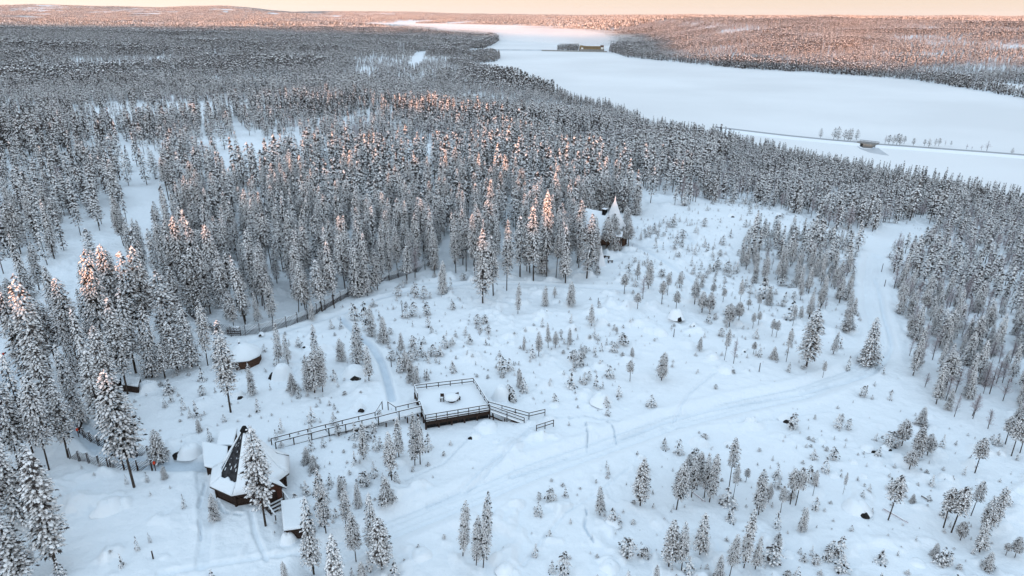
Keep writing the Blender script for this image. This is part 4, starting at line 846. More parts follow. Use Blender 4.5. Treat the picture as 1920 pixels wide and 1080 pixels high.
mb = MB(); mb.tube((-.5, .3, 2.6), (-.5, .3, 3.25), .16, .14, M['black'], 8); mb.tube((-.5, .3, 3.25), (-.5, .3, 3.42), .2, .1, M['snow'], 8); mb.build('chimney', sh)

# ------------------------------------------------------------------ wooden deck with walkways
gx2, gy2 = gpt(850, 775); g2 = gz(gx2, gy2); FL = g2+1.15; RT = FL+1.0
D = {k: sub(px, py, RT) for k, (px, py) in dict(bl=(777, 722), br=(888, 709), fr=(918, 758), fl=(797.5, 778), wl=(788, 752)).items()}
o = D['fl']; deck = empty('viewing_deck', (o[0], o[1], g2)); tag(deck, 'square raised wooden viewing deck with dark railings and a snow-covered floor', 'deck')
def lp(p, z): return (p[0]-o[0], p[1]-o[1], z-g2)
def snow_bar(mb, a, b, w_=.09, h_=.10, dark=M['timber'], sn_=.05):
    mb.beam(a, b, w_, h_, dark); mb.beam((a[0], a[1], a[2]+h_/2+sn_/2), (b[0], b[1], b[2]+h_/2+sn_/2), w_*.9, sn_, M['snow'])
mb = MB(); cc0 = (D['fl']+D['fr']+D['br']+D['bl'])/4; F4 = [D['fl'], D['fr'], D['br'], D['bl']]
mb.slab([lp(p, FL) for p in F4], .22, M['timber'])
for a, b in zip(F4, F4[1:]+F4[:1]):
    n = 5
    for k in range(n):
        p = a+(b-a)*k/n; mb.beam(lp(p, g2-1.2), lp(p, FL-.225), .2, .2, M['timber'])
    mb.beam(lp(a, FL-.38), lp(b, FL-.38), .1, .3, M['timber'])
for a, b in zip(F4, F4[1:]+F4[:1]):      # black strips set back as painted shade under the deck
    ia, ib = cc0+(a-cc0)*.965, cc0+(b-cc0)*.965; mb.beam(lp(ia, FL-.65), lp(ib, FL-.65), .05, .84, M['black'])
for i in range(1, 5):
    for j in range(1, 5):
        p = D['fl']+(D['fr']-D['fl'])*i/5+(D['bl']-D['fl'])*j/5; mb.beam(lp(p, g2-1.2), lp(p, FL-.225), .2, .2, M['timber'])
mb.build('deck_frame', deck)
mb = MB(); cc = sum(F4)/4; mb.slab([lp(cc+(p-cc)*1.0, FL+.26) for p in F4], .256, M['snow']); mb.build('floor_snow', deck)
def railing(name, parent, pts, f, post_gap=2.0, two=True, skirt=False, tops=None, hgt=1.0, post_down=.9):
    """rail with posts along world points (x, y, z of the rail top)"""
    mb = MB(); tot = []
    for a, b in zip(pts[:-1], pts[1:]):
        a, b = np.array(a, float), np.array(b, float); L_ = np.linalg.norm(b-a); n = max(1, int(round(L_/post_gap)))
        snow_bar(mb, f(a[:2], a[2]), f(b[:2], b[2]), .13, .11)
        if two: snow_bar(mb, f(a[:2], a[2]-.48), f(b[:2], b[2]-.48), .07, .12, sn_=.035)
        if skirt: mb.beam(f(a[:2], a[2]-.82), f(b[:2], b[2]-.82), .06, .2, M['timber']); mb.beam(f(a[:2], a[2]-.70), f(b[:2], b[2]-.70), .12, .05, M['snow'])
        for k in range(n+1): p = a+(b-a)*k/n; tot.append(p)
    mb.build(name, parent)
    for p in tot: q = MB(); q.beam(f(p[:2], p[2]-hgt-post_down), f(p[:2], p[2]-.06), .10, .10, M['timber']); q.build('post', parent)
def w3(p, z): return (p[0], p[1], z)
railing('railing', deck, [w3(D['wl'], RT), w3(D['fl'], RT), w3(D['fr'], RT)], lp, 1.5, True, True)
railing('railing', deck, [w3(D['bl']*.45+D['wl']*.55, RT), w3(D['bl'], RT), w3(D['br'], RT), w3(sub(915, 752, RT), RT)], lp, 1.7)
# snow-covered fire table with stools
ft = sub(847, 748, FL+.6); table = empty('fire_table', (ft[0], ft[1], FL+.25)); tag(table, 'round table buried in snow in the middle of the wooden deck', 'table')
mb = MB(); mb.tube((0, 0, 0), (0, 0, .55), .5, .55, M['timber'], 12); mb.build('base', table)
mb = MB()
V = []; F = []; n = 14
for j, (r, z) in enumerate([(.95, .5), (1.02, .62), (.9, .85), (.55, 1.0), (.1, 1.05)]):
    for i in range(n): V.append((math.cos(i*6.283/n)*r*(1+.08*math.sin(i*2.3)), math.sin(i*6.283/n)*r, z))
for j in range(4):
    for i in range(n): F.append((j*n+i, j*n+(i+1) % n, (j+1)*n+(i+1) % n, (j+1)*n+i))
F.append(tuple(range(n-1, -1, -1))); F.append(tuple(range(4*n, 5*n))); mb.add(V, F, M['snow']); mb.build('snow_cap', table, smooth=True)
for i, (px, py, nm) in enumerate([(829, 748, 'dark wooden stool standing in the deck snow on the side nearer the long walkway'), (859, 746, 'dark wooden stool standing in the deck snow on the side nearer the ramp')]):
    p = sub(px, py, FL+.6); s_ = empty('stool', (p[0], p[1], FL+.2), i*.7); tag(s_, nm, 'stool', 'stools on the wooden deck')
    mb = MB(); mb.box((0, 0, .5), (.55, .42, .09), M['timber']); mb.build('seat', s_); mb = MB(); mb.box((-.04, .03, .60), (.4, .34, .10), M['snow'], top=(.7, .7)); mb.build('snow_cap', s_)
    for a in (-1, 1):
        mb = MB(); mb.box((a*.2, 0, .22), (.08, .36, .45), M['timber']); mb.build('leg', s_)
    mb = MB(); mb.box((0, .22, .85), (.5, .06, .5), M['timber']); mb.build('backrest', s_)

def walk(name, label, A, B, parent_cat='walkway'):
    """A, B: lists of world rail-top points (x, y, z) on the two sides"""
    o3 = A[0]; gg = gz(o3[0], o3[1]); root = empty(name, (o3[0], o3[1], gg)); tag(root, label, parent_cat)
    f = lambda p, z: (p[0]-o3[0], p[1]-o3[1], z-gg)
    mb = MB(); ms = MB(); n = min(len(A), len(B))
    for i in range(n-1):
        a, b, c_, d_ = A[i], B[i], B[i+1], A[i+1]; q = [f(a, a[2]-1.0), f(b, b[2]-1.0), f(c_, c_[2]-1.0), f(d_, d_[2]-1.0)]
        ar = sum(q[k][0]*q[(k+1) % 4][1]-q[(k+1) % 4][0]*q[k][1] for k in range(4))
        if ar < 0: q = q[::-1]
        mc = [sum(v[k] for v in q)/4 for k in range(3)]; mb.slab([(mc[0]+(v[0]-mc[0])*.94, mc[1]+(v[1]-mc[1])*.94, v[2]) for v in q], .07, M['timber'])
        ms.slab([(mc[0]+(v[0]-mc[0])*.97, mc[1]+(v[1]-mc[1])*.97, v[2]+.2) for v in q], .196, M['snow'])
        L_ = math.dist(a[:2], d_[:2])
        for k in range(int(L_/2.2)+1):
            t = (k+.3)/(int(L_/2.2)+1)
            for P0, P1 in ((a, d_), (b, c_)):
                p = [P0[j]+(P1[j]-P0[j])*t for j in range(3)]; gq = gz(p[0], p[1])
                if p[2]-1.25 > gq-.3: mb.beam(f(p, gq-.7), f(p, p[2]-1.21), .14, .14, M['timber'])
    mb.build('walkway_floor', root); ms.build('floor_snow', root)
    return root, f
def s3(px, py, z): x, y = on_plane(px, py, z); return (x, y, z)
gw = gz(*gpt(512, 832)); gm = gz(*gpt(720, 775))
A = [s3(788, 752, RT), s3(742, 763, RT-.15), s3(703, 773, RT-.4), s3(610, 796, RT-.9), s3(508, 822, max(gw+.95, RT-1.4))]
B = [s3(790, 761, RT), s3(748, 771, RT-.15), s3(709, 781, RT-.4), s3(616, 803, RT-.9), s3(516, 829, max(gw+.95, RT-1.4))]
wk, f = walk('walkway', 'long narrow wooden walkway climbing from the dark-roofed hut to the deck', A, B)
railing('railing', wk, [A[0], A[1], s3(727, 753, RT-.4)], f, 2.0, False, post_down=.3); railing('railing', wk, [s3(716, 752, RT-.5), A[2], A[3], A[4]], f, 2.0, False, post_down=.3)
railing('railing', wk, B, f, 2.0, False, post_down=.3)
gr_ = gz(*gpt(985, 785)); E0 = gr_+1.0
A = [s3(916, 753, RT), s3(992, 774, E0)]; B = [s3(918.5, 760, RT), s3(983, 783, E0)]
rp, f = walk('ramp', 'snowy wooden ramp with railings running down from the deck onto the snow', A, B, 'ramp')
railing('railing', rp, [A[0], A[1], s3(1022, 767, E0-.05)], f, 2.2); railing('railing', rp, B, f, 2.0)
mb = MB(); m_ = [(B[0][k]*.4+B[1][k]*.6) for k in range(3)]; mb.beam(f(m_, gr_-.3), f(B[0], RT-1.6), .12, .12, M['timber']); mb.beam(f(B[1], gr_-.2), f(m_, m_[2]-1.2), .1, .1, M['timber']); mb.build('brace', rp)
a, b = s3(1006, 797, gr_+1.0), s3(1038, 787, gr_+1.0); rr_ = empty('rail_stub', (a[0], a[1], gr_)); tag(rr_, 'short free-standing wooden rail on three posts beside the deck ramp', 'railing')
railing('railing', rr_, [a, b], lambda p, z: (p[0]-a[0], p[1]-a[1], z-gr_), 1.25)

# ------------------------------------------------------------------ lodge with the white spire
gx3, gy3 = gpt(1140, 450); g3 = gz(gx3, gy3)+1.2
sp = sub(1150, 430, g3+2.2); lodge = empty('spired_lodge', (sp[0], sp[1], g3)); tag(lodge, 'log lodge with snowy gable roof and tall pointed white canvas spire among pines', 'lodge')
px_m = FPX/project(np.array([sp[0]]), np.array([sp[1]]), np.array([g3]))[2][0]
lo_, hi_ = 5, 20
for _ in range(30):
    m_ = (lo_+hi_)/2
    if project(np.array([sp[0]]), np.array([sp[1]]), np.array([g3+m_]))[1][0] > 367: lo_ = m_
    else: hi_ = m_
HS = m_; n = 12; RB = 3.7
mb = MB(); V = []
for (r, z) in [(RB, 2.3), (RB*.70, 3.6), (RB*.44, HS*.52), (RB*.22, HS*.74), (.24, HS*.88)]:
    for i in range(n): V.append((math.cos(i*6.283/n)*r*(1.05 if i % 2 else .97), math.sin(i*6.283/n)*r*(1.05 if i % 2 else .97), z))
F = [(j*n+i, j*n+(i+1) % n, (j+1)*n+(i+1) % n, (j+1)*n+i) for j in range(4) for i in range(n)]+[tuple(range(n-1, -1, -1))]; k = len(V); V.append((0, 0, HS)); F += [(4*n+i, 4*n+(i+1) % n, k) for i in range(n)]
mb.add(V, F, M['canvas']); mb.build('spire', lodge)
mb = MB(); lo = ring((0, 0), RB*.86, 0, 12, -2.8); hi = ring((0, 0), RB*.86, 0, 12, 2.45); mb.add(lo+hi, [(i, (i+1) % 12, 12+(i+1) % 12, 12+i) for i in range(12)], M['log'])
for i in range(12): mb.tube(lo[i], hi[i], .12, .12, M['timber'], 6)
for z in (.4, 1.0, 1.6): [mb.beam((lo[i][0]*1.01, lo[i][1]*1.01, z), (lo[(i+1) % 12][0]*1.01, lo[(i+1) % 12][1]*1.01, z), .05, .06, M['timber']) for i in range(12)]
w0 = mb.build('wall', lodge)
mb = MB()
for i in range(6, 11): a, b = Vector(lo[i]), Vector(lo[(i+1) % 12]); m_ = (a+b)/2*1.02; mb.box((m_.x, m_.y, 1.3), (.06, .9, .9), M['black'], math.atan2(m_.y, m_.x)); 
mb.build('window', lodge)
# gabled wing towards the left
wl = sub(1104, 402, g3+4.5)-sp; wa = math.atan2(wl[1], wl[0]); Lw = float(np.linalg.norm(wl)); ux, uy = math.cos(wa), math.sin(wa); sx, sy = -uy, ux
def Lg(o_, s_, z): return (ux*o_+sx*s_, uy*o_+sy*s_, z)
mb = MB(); W_ = 3.0
mb.add([Lg(1, -W_, -2.8), Lg(Lw, -W_, -2.8), Lg(Lw, -W_, 3.0), Lg(1, -W_, 3.0), Lg(1, W_, -2.8), Lg(Lw, W_, -2.8), Lg(Lw, W_, 3.0), Lg(1, W_, 3.0), Lg(Lw, 0, 5.3), Lg(1, 0, 5.3)],
       [(0, 1, 2, 3), (7, 6, 5, 4), (1, 5, 6, 8, 2), (4, 0, 3, 9, 7)], M['red_timber']); 
for z in np.arange(-1.6, 2.9, .35):
    for s_ in (-1, 1): mb.tube(Lg(1, s_*W_, z), Lg(Lw+.2, s_*W_, z), .14, .14, M['log'], 6)
    mb.tube(Lg(Lw, -W_-.2, z), Lg(Lw, W_+.2, z), .14, .14, M['log'], 6)
mb.build('wall', lodge)
mb = MB(); ms = MB()
for s_ in (-1, 1):
    q = [Lg(.5, 0, 5.5), Lg(Lw+.8, 0, 5.5), Lg(Lw+.8, s_*(W_+.9), 2.45), Lg(.5, s_*(W_+.9), 2.45)]; q = q if s_ < 0 else q[::-1]
    mb.slab(q, .14, M['red_timber']); ms.slab([(v[0], v[1], v[2]+.36) for v in q], .355, M['snow'])
mb.build('roof', lodge); ms.build('roof_snow', lodge)
mb = MB(); q = Lg(Lw*.35, .3, 0); mb.box((q[0], q[1], 5.7), (.9, .9, 1.9), M['black'], wa); mb.box((q[0], q[1], 6.72), (1.0, 1.0, .14), M['snow'], wa); mb.build('chimney', lodge)
mb = MB()
for a, zz in ((Lw*.45, 1.3), (Lw*.75, 1.3)): q = Lg(a, -W_-.13, zz); mb.box(q, (.9, .08, .9), M['black'], wa)
mb.build('window', lodge)
# veranda roof facing the camera
va = math.atan2(-sp[1], -sp[0])-.1; ux, uy = math.cos(va), math.sin(va); sx, sy = -uy, ux
mb = MB(); ms = MB(); q = [(ux*a+sx*s_, uy*a+sy*s_, z) for a, s_, z in ((RB*.75, -3.6, 3.1), (RB+1.9, -4.4, 2.2), (RB+1.9, 2.6, 2.2), (RB*.75, 2.6, 3.1))]
ar = sum(q[k][0]*q[(k+1) % 4][1]-q[(k+1) % 4][0]*q[k][1] for k in range(4)); q = q if ar > 0 else q[::-1]
mb.slab(q, .14, M['timber'])
for s_ in (-4.0, -1.8, .4, 2.3): mb.beam((ux*(RB+1.7)+sx*s_, uy*(RB+1.7)+sy*s_, -2.8), (ux*(RB+1.7)+sx*s_, uy*(RB+1.7)+sy*s_, 2.0), .16, .16, M['timber'])
mb.beam((ux*(RB+1.7)+sx*-4, uy*(RB+1.7)+sy*-4, .8), (ux*(RB+1.7)+sx*2.3, uy*(RB+1.7)+sy*2.3, .8), .1, 1.1, M['log'])
mb.build('veranda', lodge); ms.slab([(v[0], v[1], v[2]+.3) for v in q], .295, M['snow']); ms.build('veranda_snow', lodge)
# brown boarded wedge beside the lodge
a, b, c_ = gpt(1160, 459), gpt(1178, 456), gpt(1163, 443); gq = gz(*a); wd = empty('boarded_ramp', (a[0], a[1], gq)); tag(wd, 'reddish boarded triangular ramp side at the foot of the white-spired lodge', 'ramp')
mb = MB(); B_1 = (b[0]-a[0], b[1]-a[1]); nn = Vector((B_1[1], -B_1[0])).normalized()*-1.6
mb.add([(0, 0, -.5), (B_1[0], B_1[1], -.5), (0, 0, 2.4), (nn[0], nn[1], -.5), (B_1[0]+nn[0], B_1[1]+nn[1], -.5), (nn[0], nn[1], 2.4)], [(0, 1, 2), (5, 4, 3), (0, 2, 5, 3), (1, 4, 5, 2), (0, 3, 4, 1)], M['red_timber']); mb.build('side', wd)
mb = MB(); mb.add([(0, 0, 2.41), (B_1[0], B_1[1], -.3), (B_1[0]+nn[0], B_1[1]+nn[1], -.3), (nn[0], nn[1], 2.41), (0, 0, 2.65), (B_1[0], B_1[1], -.1), (B_1[0]+nn[0], B_1[1]+nn[1], -.1), (nn[0], nn[1], 2.65)], [(4, 5, 6, 7), (0, 1, 5, 4), (1, 2, 6, 5), (2, 3, 7, 6), (3, 0, 4, 7)], M['snow']); mb.build('snow_cover', wd)
# small tipi and log benches
a = gpt(1125, 497); gq = gz(*a); tp = empty('small_tipi', (a[0], a[1], gq)); tag(tp, 'small slender white tipi standing on the snow below the lodge', 'tipi')
mb = MB(); V = []; n = 10
for (r, z) in ((1.35, -.2), (.9, 1.3), (.42, 2.8), (.10, 4.3)):
    for i in range(n): V.append((math.cos(i*6.283/n)*r*(1.06 if i % 2 else .94), math.sin(i*6.283/n)*r*(1.06 if i % 2 else .94), z))
mb.add(V, [(j*n+i, j*n+(i+1) % n, (j+1)*n+(i+1) % n, (j+1)*n+i) for j in range(3) for i in range(n)]+[tuple(range(n-1, -1, -1)), tuple(range(3*n, 4*n))], M['canvas']); mb.build('canvas', tp)
for k in range(3): mb = MB(); mb.tube((math.cos(k*2.1)*.2, math.sin(k*2.1)*.2, 3.7), (-math.cos(k*2.1)*.16, -math.sin(k*2.1)*.16, 4.75), .035, .03, M['timber'], 5); mb.build('pole', tp)
for i, (px, py, rz, nm) in enumerate([(1130, 486, .3, 'nearest the small tipi'), (1138, 485, -.5, 'between the two others'), (1144, 493, .05, 'farthest from the small tipi, towards the camera'), (1113, 494, -.2, 'on its own beside the pine trunks near the small tipi')]):
    a = gpt(px, py); b_ = empty('log_bench', (a[0], a[1], gz(*a)), rz); tag(b_, 'dark log bench under snow, '+nm, 'bench', 'log benches by the small tipi')
    mb = MB(); mb.tube((-.6, 0, .42), (.6, 0, .42), .15, .14, M['timber'], 8); mb.build('seat', b_); mb = MB(); mb.box((0, .03, .6), (1.1, .26, .14), M['snow'], top=(.9, .6)); mb.build('snow_cap', b_)
    for s_ in (-1, 1): mb = MB(); mb.box((s_*.4, 0, .15), (.2, .3, .45), M['timber']); mb.build('leg', b_)

# ------------------------------------------------------------------ pole fences
def pole_fence(name, label, px_pts, hgt=1.15, lean=1.5, gap=.28, post_gap=2.2, mat='grey_wood', snowy=True):
    P = [np.array(gpt(a, b)) for a, b in px_pts]; g_ = gz(*P[0]); root = empty(name, (P[0][0], P[0][1], g_)); tag(root, label, 'fence')
    mb = MB(); s_acc = 0; nxt = 0; npost = 0; tot = sum(np.linalg.norm(b-a) for a, b in zip(P[:-1], P[1:])); post_gap = max(post_gap, tot/95); rf = random.Random(3)
    def at(s_):
        for a, b in zip(P[:-1], P[1:]):
            L_ = np.linalg.norm(b-a)
            if s_ <= L_: return a+(b-a)*s_/L_, (b-a)/L_
            s_ -= L_
        return P[-1], (P[-1]-P[-2])/np.linalg.norm(P[-1]-P[-2])
    s_ = 0.0
    while s_ < tot-lean:
        p, dr = at(s_); q, _ = at(s_+lean); zp, zq = gz(*p)-g_, gz(*q)-g_; j = rf.uniform(-.07, .07)
        a3 = (p[0]-P[0][0], p[1]-P[0][1], zp+.05); b3 = (q[0]-P[0][0], q[1]-P[0][1], zq+hgt+j); mb.beam(a3, b3, .055, .07, M[mat])
        if snowy: mb.beam((a3[0]*.5+b3[0]*.5, a3[1]*.5+b3[1]*.5, a3[2]*.5+b3[2]*.5+.055), (b3[0], b3[1], b3[2]+.055), .07, .05, M['snow'])
        s_ += gap*rf.uniform(.85, 1.15)
    mb.build('slanted_poles', root)
    s_ = 0.0
    while s_ <= tot:
        p, dr = at(s_); nrm = np.array([-dr[1], dr[0]]); q = MB(); z = gz(*p)-g_
        for k in (-1, 1): q.beam((p[0]-P[0][0]+nrm[0]*.09*k, p[1]-P[0][1]+nrm[1]*.09*k, z-.4), (p[0]-P[0][0]+nrm[0]*.07*k, p[1]-P[0][1]+nrm[1]*.07*k, z+hgt+.25), .07, .07, M[mat])
        q.box((p[0]-P[0][0], p[1]-P[0][1], z+hgt+.29), (.16, .16, .07), M['snow'], top=(.5, .5)); q.build('post', root); s_ += post_gap
    return root
pole_fence('pole_fence', 'long slanted pole fence curving along the edge of the tall dense stand', [(352, 588), (375, 610), (405, 628), (432, 634), (470, 630), (505, 622), (545, 612), (590, 592), (630, 570), (670, 548), (710, 532), (755, 518), (800, 506)], 1.75, 2.2, .27)
pole_fence('pole_fence', 'upper slanted pole fence along the sunken way to the dark-roofed hut', [(147, 808), (165, 822), (190, 834), (215, 845), (250, 852), (285, 857)], 1.25, 1.5, .30, 1.6, 'timber')
pole_fence('pole_fence', 'lower slanted pole fence along the sunken way to the dark-roofed hut', [(132, 860), (150, 866), (180, 876), (215, 882), (250, 884), (292, 883)], 1.25, 1.5, .30, 1.6, 'timber')
pole_fence('pole_fence', 'short slanted pole fence climbing between pine trunks off the fenced way', [(147, 808), (152, 795), (160, 780)], 1.0, 1.1, .34, 1.4, 'timber')
def gate_rail(px, py):
    a = gpt(px, py); g_ = gz(*a); r_ = empty('fence_stile', (a[0], a[1], g_), .05); tag(r_, 'small wooden stile of stacked boards set in the long slanted fence', 'stile')
    mb = MB(); [mb.box((0, k*.0, .3+k*.32), (2.2, .12, .14), M['timber']) for k in range(4)]; mb.build('boards', r_)
    for s_ in (-1, 1): mb = MB(); mb.box((s_*1.0, .1, .7), (.12, .12, 1.8), M['timber']); mb.build('post', r_)
    mb = MB(); mb.box((0, 0, 1.52), (2.1, .4, .16), M['snow'], top=(.95, .6)); mb.build('snow_cap', r_)
gate_rail(440, 632)
# stakes and markers
STK = [(1121, 573, 558, 'thin marker stake between the clearing path and the lone spruce'), (1263, 632, 616, 'marker stake just below the domed boulder in the clearing'), (1423, 698, 680, 'marker stake in the lower clearing near the trail'), (1622, 742, 722, 'leaning marker stake on the outer edge of the trail'),
       (1658, 538, 524, 'marker stake at the edge of the trail where it climbs, lower one'), (1653, 508, 494, 'marker stake at the edge of the trail where it climbs, upper one'), (754, 584, 569, 'thin stake among the bushes above the icy path'), (734, 689, 671, 'thin stake beside the icy path'), (287, 1046, 1032, 'short wooden stake in the empty snow of the lower foreground'), (205, 884, 857, 'tall dark post standing at the lower fence of the sunken way'), (1913, 640, 610, 'stake at the edge of the low mixed wood')]
def zat(x, y, g_, ty):
    lo, hi = .3, 12
    for _ in range(25):
        m_ = (lo+hi)/2
        if project(np.array([x]), np.array([y]), np.array([g_+m_]))[1][0] > ty: lo = m_
        else: hi = m_
    return m_
for i, (a_, b_, t_, nm) in enumerate(STK):
    x, y = gpt(a_, b_); g_ = gz(x, y); h_ = zat(x, y, g_, t_); s_ = empty('marker_stake', (x, y, g_)); tag(s_, nm, 'stake', 'stakes standing in the snow')
    mb = MB(); mb.tube((0, 0, -.3), (.06 if i == 3 else .01, 0, h_), .075, .06, M['grey_wood' if i < 8 else 'timber'], 6); mb.build('shaft', s_); mb = MB(); mb.tube((.06 if i == 3 else .01, 0, h_-.005), (.06 if i == 3 else .01, 0, h_+.09), .085, .03, M['snow'], 6); mb.build('snow_cap', s_)
for i, (a_, b_, nm) in enumerate([(25, 631, 'farther red-topped post beside the marked road on the far left'), (10, 676, 'nearer red-topped post beside the marked road on the far left'), (147, 815, 'red marker post at the upper end of the sunken way fences'), (292, 883, 'red marker post at the end of the lower pole fence')]):
    x, y = gpt(a_, b_); g_ = gz(x, y); s_ = empty('red_marker', (x, y, g_)); tag(s_, nm, 'marker post', 'red marker posts')
    mb = MB(); mb.tube((0, 0, -.3), (0, 0, 1.0), .05, .05, M['timber'], 6); mb.build('shaft', s_); mb = MB(); mb.box((0, 0, 1.1), (.2, .2, .3), M['red']); mb.build('head', s_)

# ------------------------------------------------------------------ boulders under snow
BL = [  # centre x, foot y, width, dark side (dx, dy in pixels or None), height factor, label
 (528, 713, 42, (-16, 2), .78, 'tall smooth snow dome over a boulder with a small dark slit beside two spruces'),
 (664, 708, 46, (4, 8), .45, 'flat-topped boulder with a dark underside beside the icy path'), (943, 750, 38, (12, 3), .75, 'big rounded boulder with a dark cleft just behind the deck ramp'),
 (352, 856, 46, (-18, 6), .42, 'wide snow mound with a dark rock mouth between sunken way and hut'), (1268, 604, 28, (3, 8), .7, 'domed boulder with a dark foot in the upper clearing'),
 (1608, 964, 46, (2, 6), .45, 'wide low boulder showing a broken dark face on the right slope'), (1478, 790, 32, (-6, 7), .4, 'low boulder with dark patches above the trail bend shrubs'),
 (1128, 760, 38, None, .55, 'smooth angular white boulder just above the trail'), (672, 772, 26, (6, 4), .5, 'small boulder with dark edge above the long walkway'), (447, 746, 24, (2, 2), .45, 'small dark-edged boulder beyond the dark-roofed hut'),
 (205, 958, 52, None, .4, 'large soft snow mound in the lower left open snow'), (541, 1017, 28, None, .8, 'round snow mound in front of the flat-roofed shed'), (912, 806, 44, None, .28, 'broad snow mound under the near side of the ramp'), (890, 822, 22, (-4, 2), .35, 'small mound with a dark nick below the deck corner'),
 (1237, 628, 30, None, .45, None), (1362, 699, 34, None, .35, None), (1337, 676, 22, None, .5, None), (1143, 656, 20, None, .4, None), (1123, 694, 34, None, .3, None), (1773, 905, 28, None, .5, None), (1600, 872, 18, None, .5, None), (1620, 898, 14, None, .5, None),
 (1563, 896, 24, None, .4, None), (1407, 797, 22, None, .6, None), (1368, 836, 22, None, .5, None), (1310, 836, 36, None, .4, None), (1203, 861, 16, None, .7, None), (1208, 1036, 28, None, .5, 'rounded snow boulder left of the bottom edge pine group'), (1143, 1068, 40, None, .4, 'broad low snow boulder at the bottom edge of the slope'),
 (1147, 986, 28, None, .4, None), (947, 1078, 34, None, .5, 'snow mound cut by the bottom edge below the three lone pines'), (790, 1048, 40, None, .3, None), (278, 735, 40, None, .45, 'white snow heap beside the hidden shelter roofs'),
 (1372, 407, 14, (0, 2), .6, 'dark rock poking out on the upper snowy ridge'), (1425, 384, 9, (0, 1), .7, None), (1460, 407, 14, (0, 2), .5, 'dark rock near the wood edge on the snowy ridge'), (1630, 848, 26, (2, 4), .35, None), (1662, 845, 18, (2, 3), .4, None), (1395, 662, 9, (0, 1), .6, None), (1025, 589, 6, (0, 1), .6, None),
 (1300, 617, 10, (0, 3), .7, None), (296, 337, 11, (0, 2), .6, 'dark rock in the snowy gap left of the power line'), (305, 300, 10, (0, 2), .6, None), (490, 630, 12, (0, 2), .5, None), (573, 655, 14, (0, 2), .5, 'dark rock beside the walk below the slanted fence'), (1012, 642, 8, None, .6, None), (1100, 700, 22, None, .35, None), (1040, 760, 24, None, .35, None), (1290, 1060, 10, None, .6, None),
 (1690, 920, 24, None, .35, None), (1540, 830, 20, None, .35, None), (1840, 905, 22, None, .35, None), (1480, 1040, 26, None, .3, None), (1720, 1060, 30, None, .3, None), (930, 830, 16, None, .4, None), (730, 905, 18, None, .3, None)]
for bi_, (bx, by, wpx, dk, hf, nm) in enumerate(BL):
    x, y = gpt(bx, by-wpx*.12); g_ = gz(x, y); dep = float(project(np.array([x]), np.array([y]), np.array([g_]))[2][0]); r = wpx*dep/FPX/2; rb = random.Random(40+bi_)
    root = empty('boulder', (x, y, g_)); dl = [math.hypot(x-q[0], y-q[1]) for q in IW]; k = int(np.argmin(dl))
    tag(root, nm or 'snow-buried boulder, a low white hump near '+IW[k][2], 'boulder', None if nm else 'buried boulders near '+IW[k][2])
    H_ = r*2*hf*.9
    def lump(r_, h_, zoff, ox, oy, mat, name, jj, seed):
        q = random.Random(seed); V, F = [], []; n_, m_ = 18, 7
        for j in range(m_+1):
            ph = j/m_*math.pi*.5; 
            for i in range(n_):
                t = i*2*math.pi/n_; k_ = 1+jj*(vnoise(np.array([math.cos(t)*1.6+seed]), np.array([math.sin(t)*1.6+ph*1.3]), seed)[0]-.5)*2
                rho = 1-j/m_; rad = r_*rho*k_*1.12; zz = (1-rho**2.2)**.8 if mat == M['rock'] else (1/(1+(rho/.78)**5.5)-.21)*1.26
                V.append((ox+math.cos(t)*max(rad, .02), oy+math.sin(t)*max(rad, .02), zoff+h_*zz*(1+jj*.3*math.sin(t*2+seed))))
        for j in range(m_):
            for i in range(n_): F.append((j*n_+i, j*n_+(i+1) % n_, (j+1)*n_+(i+1) % n_, (j+1)*n_+i))
        F.append(tuple(range(m_*n_, (m_+1)*n_)))
        b_ = MB(); b_.add(V, F, mat); return b_.build(name, root, smooth=(mat != M['rock']))
    if dk:
        ddx, ddy = dk[0], -dk[1]*1.5; s_ = r*.66/math.hypot(ddx, ddy); ddx *= s_; ddy *= s_
        lump(r*.48, H_*.42, -.04*r, ddx, ddy, M['rock'], 'rock', .34, 60+bi_)
        lump(r, H_*.95, -.03*r, -ddx*.22, -ddy*.22, M['snow'], 'snow_cap', .16, 160+bi_)
    else:
        lump(r*.5, H_*.7, -.3, 0, 0, M['rock'], 'rock', .2, 60+bi_)
        lump(r*1.05, H_, -.12, 0, 0, M['snow'], 'snow_cap', .2, 160+bi_)
# fallen stems
for (a_, b_, c_, d_, nm, mt) in [(1297, 927, 1322, 944, 'pale fallen stem lying among the loose cluster of pines', 'frost'), (1656, 958, 1702, 984, 'fallen snow-covered stem lying below the lone leaning pine', 'frost'), (1726, 935, 1742, 943, 'short fallen stem behind the wide round-crowned pair', 'grey_wood')]:
    p, q = gpt(a_, b_), gpt(c_, d_); g_ = gz(*p); r_ = empty('fallen_stem', (p[0], p[1], g_)); tag(r_, nm, 'fallen stem')
    mb = MB(); e_ = (q[0]-p[0], q[1]-p[1], gz(*q)-g_+.15); mb.tube((0, 0, .2), e_, .10, .05, M[mt], 6); mb.build('stem', r_); mb = MB(); mb.beam((0, 0, .32), (e_[0]*.9, e_[1]*.9, e_[2]*.9+.12), .13, .07, M['snow']); mb.build('snow_cap', r_)

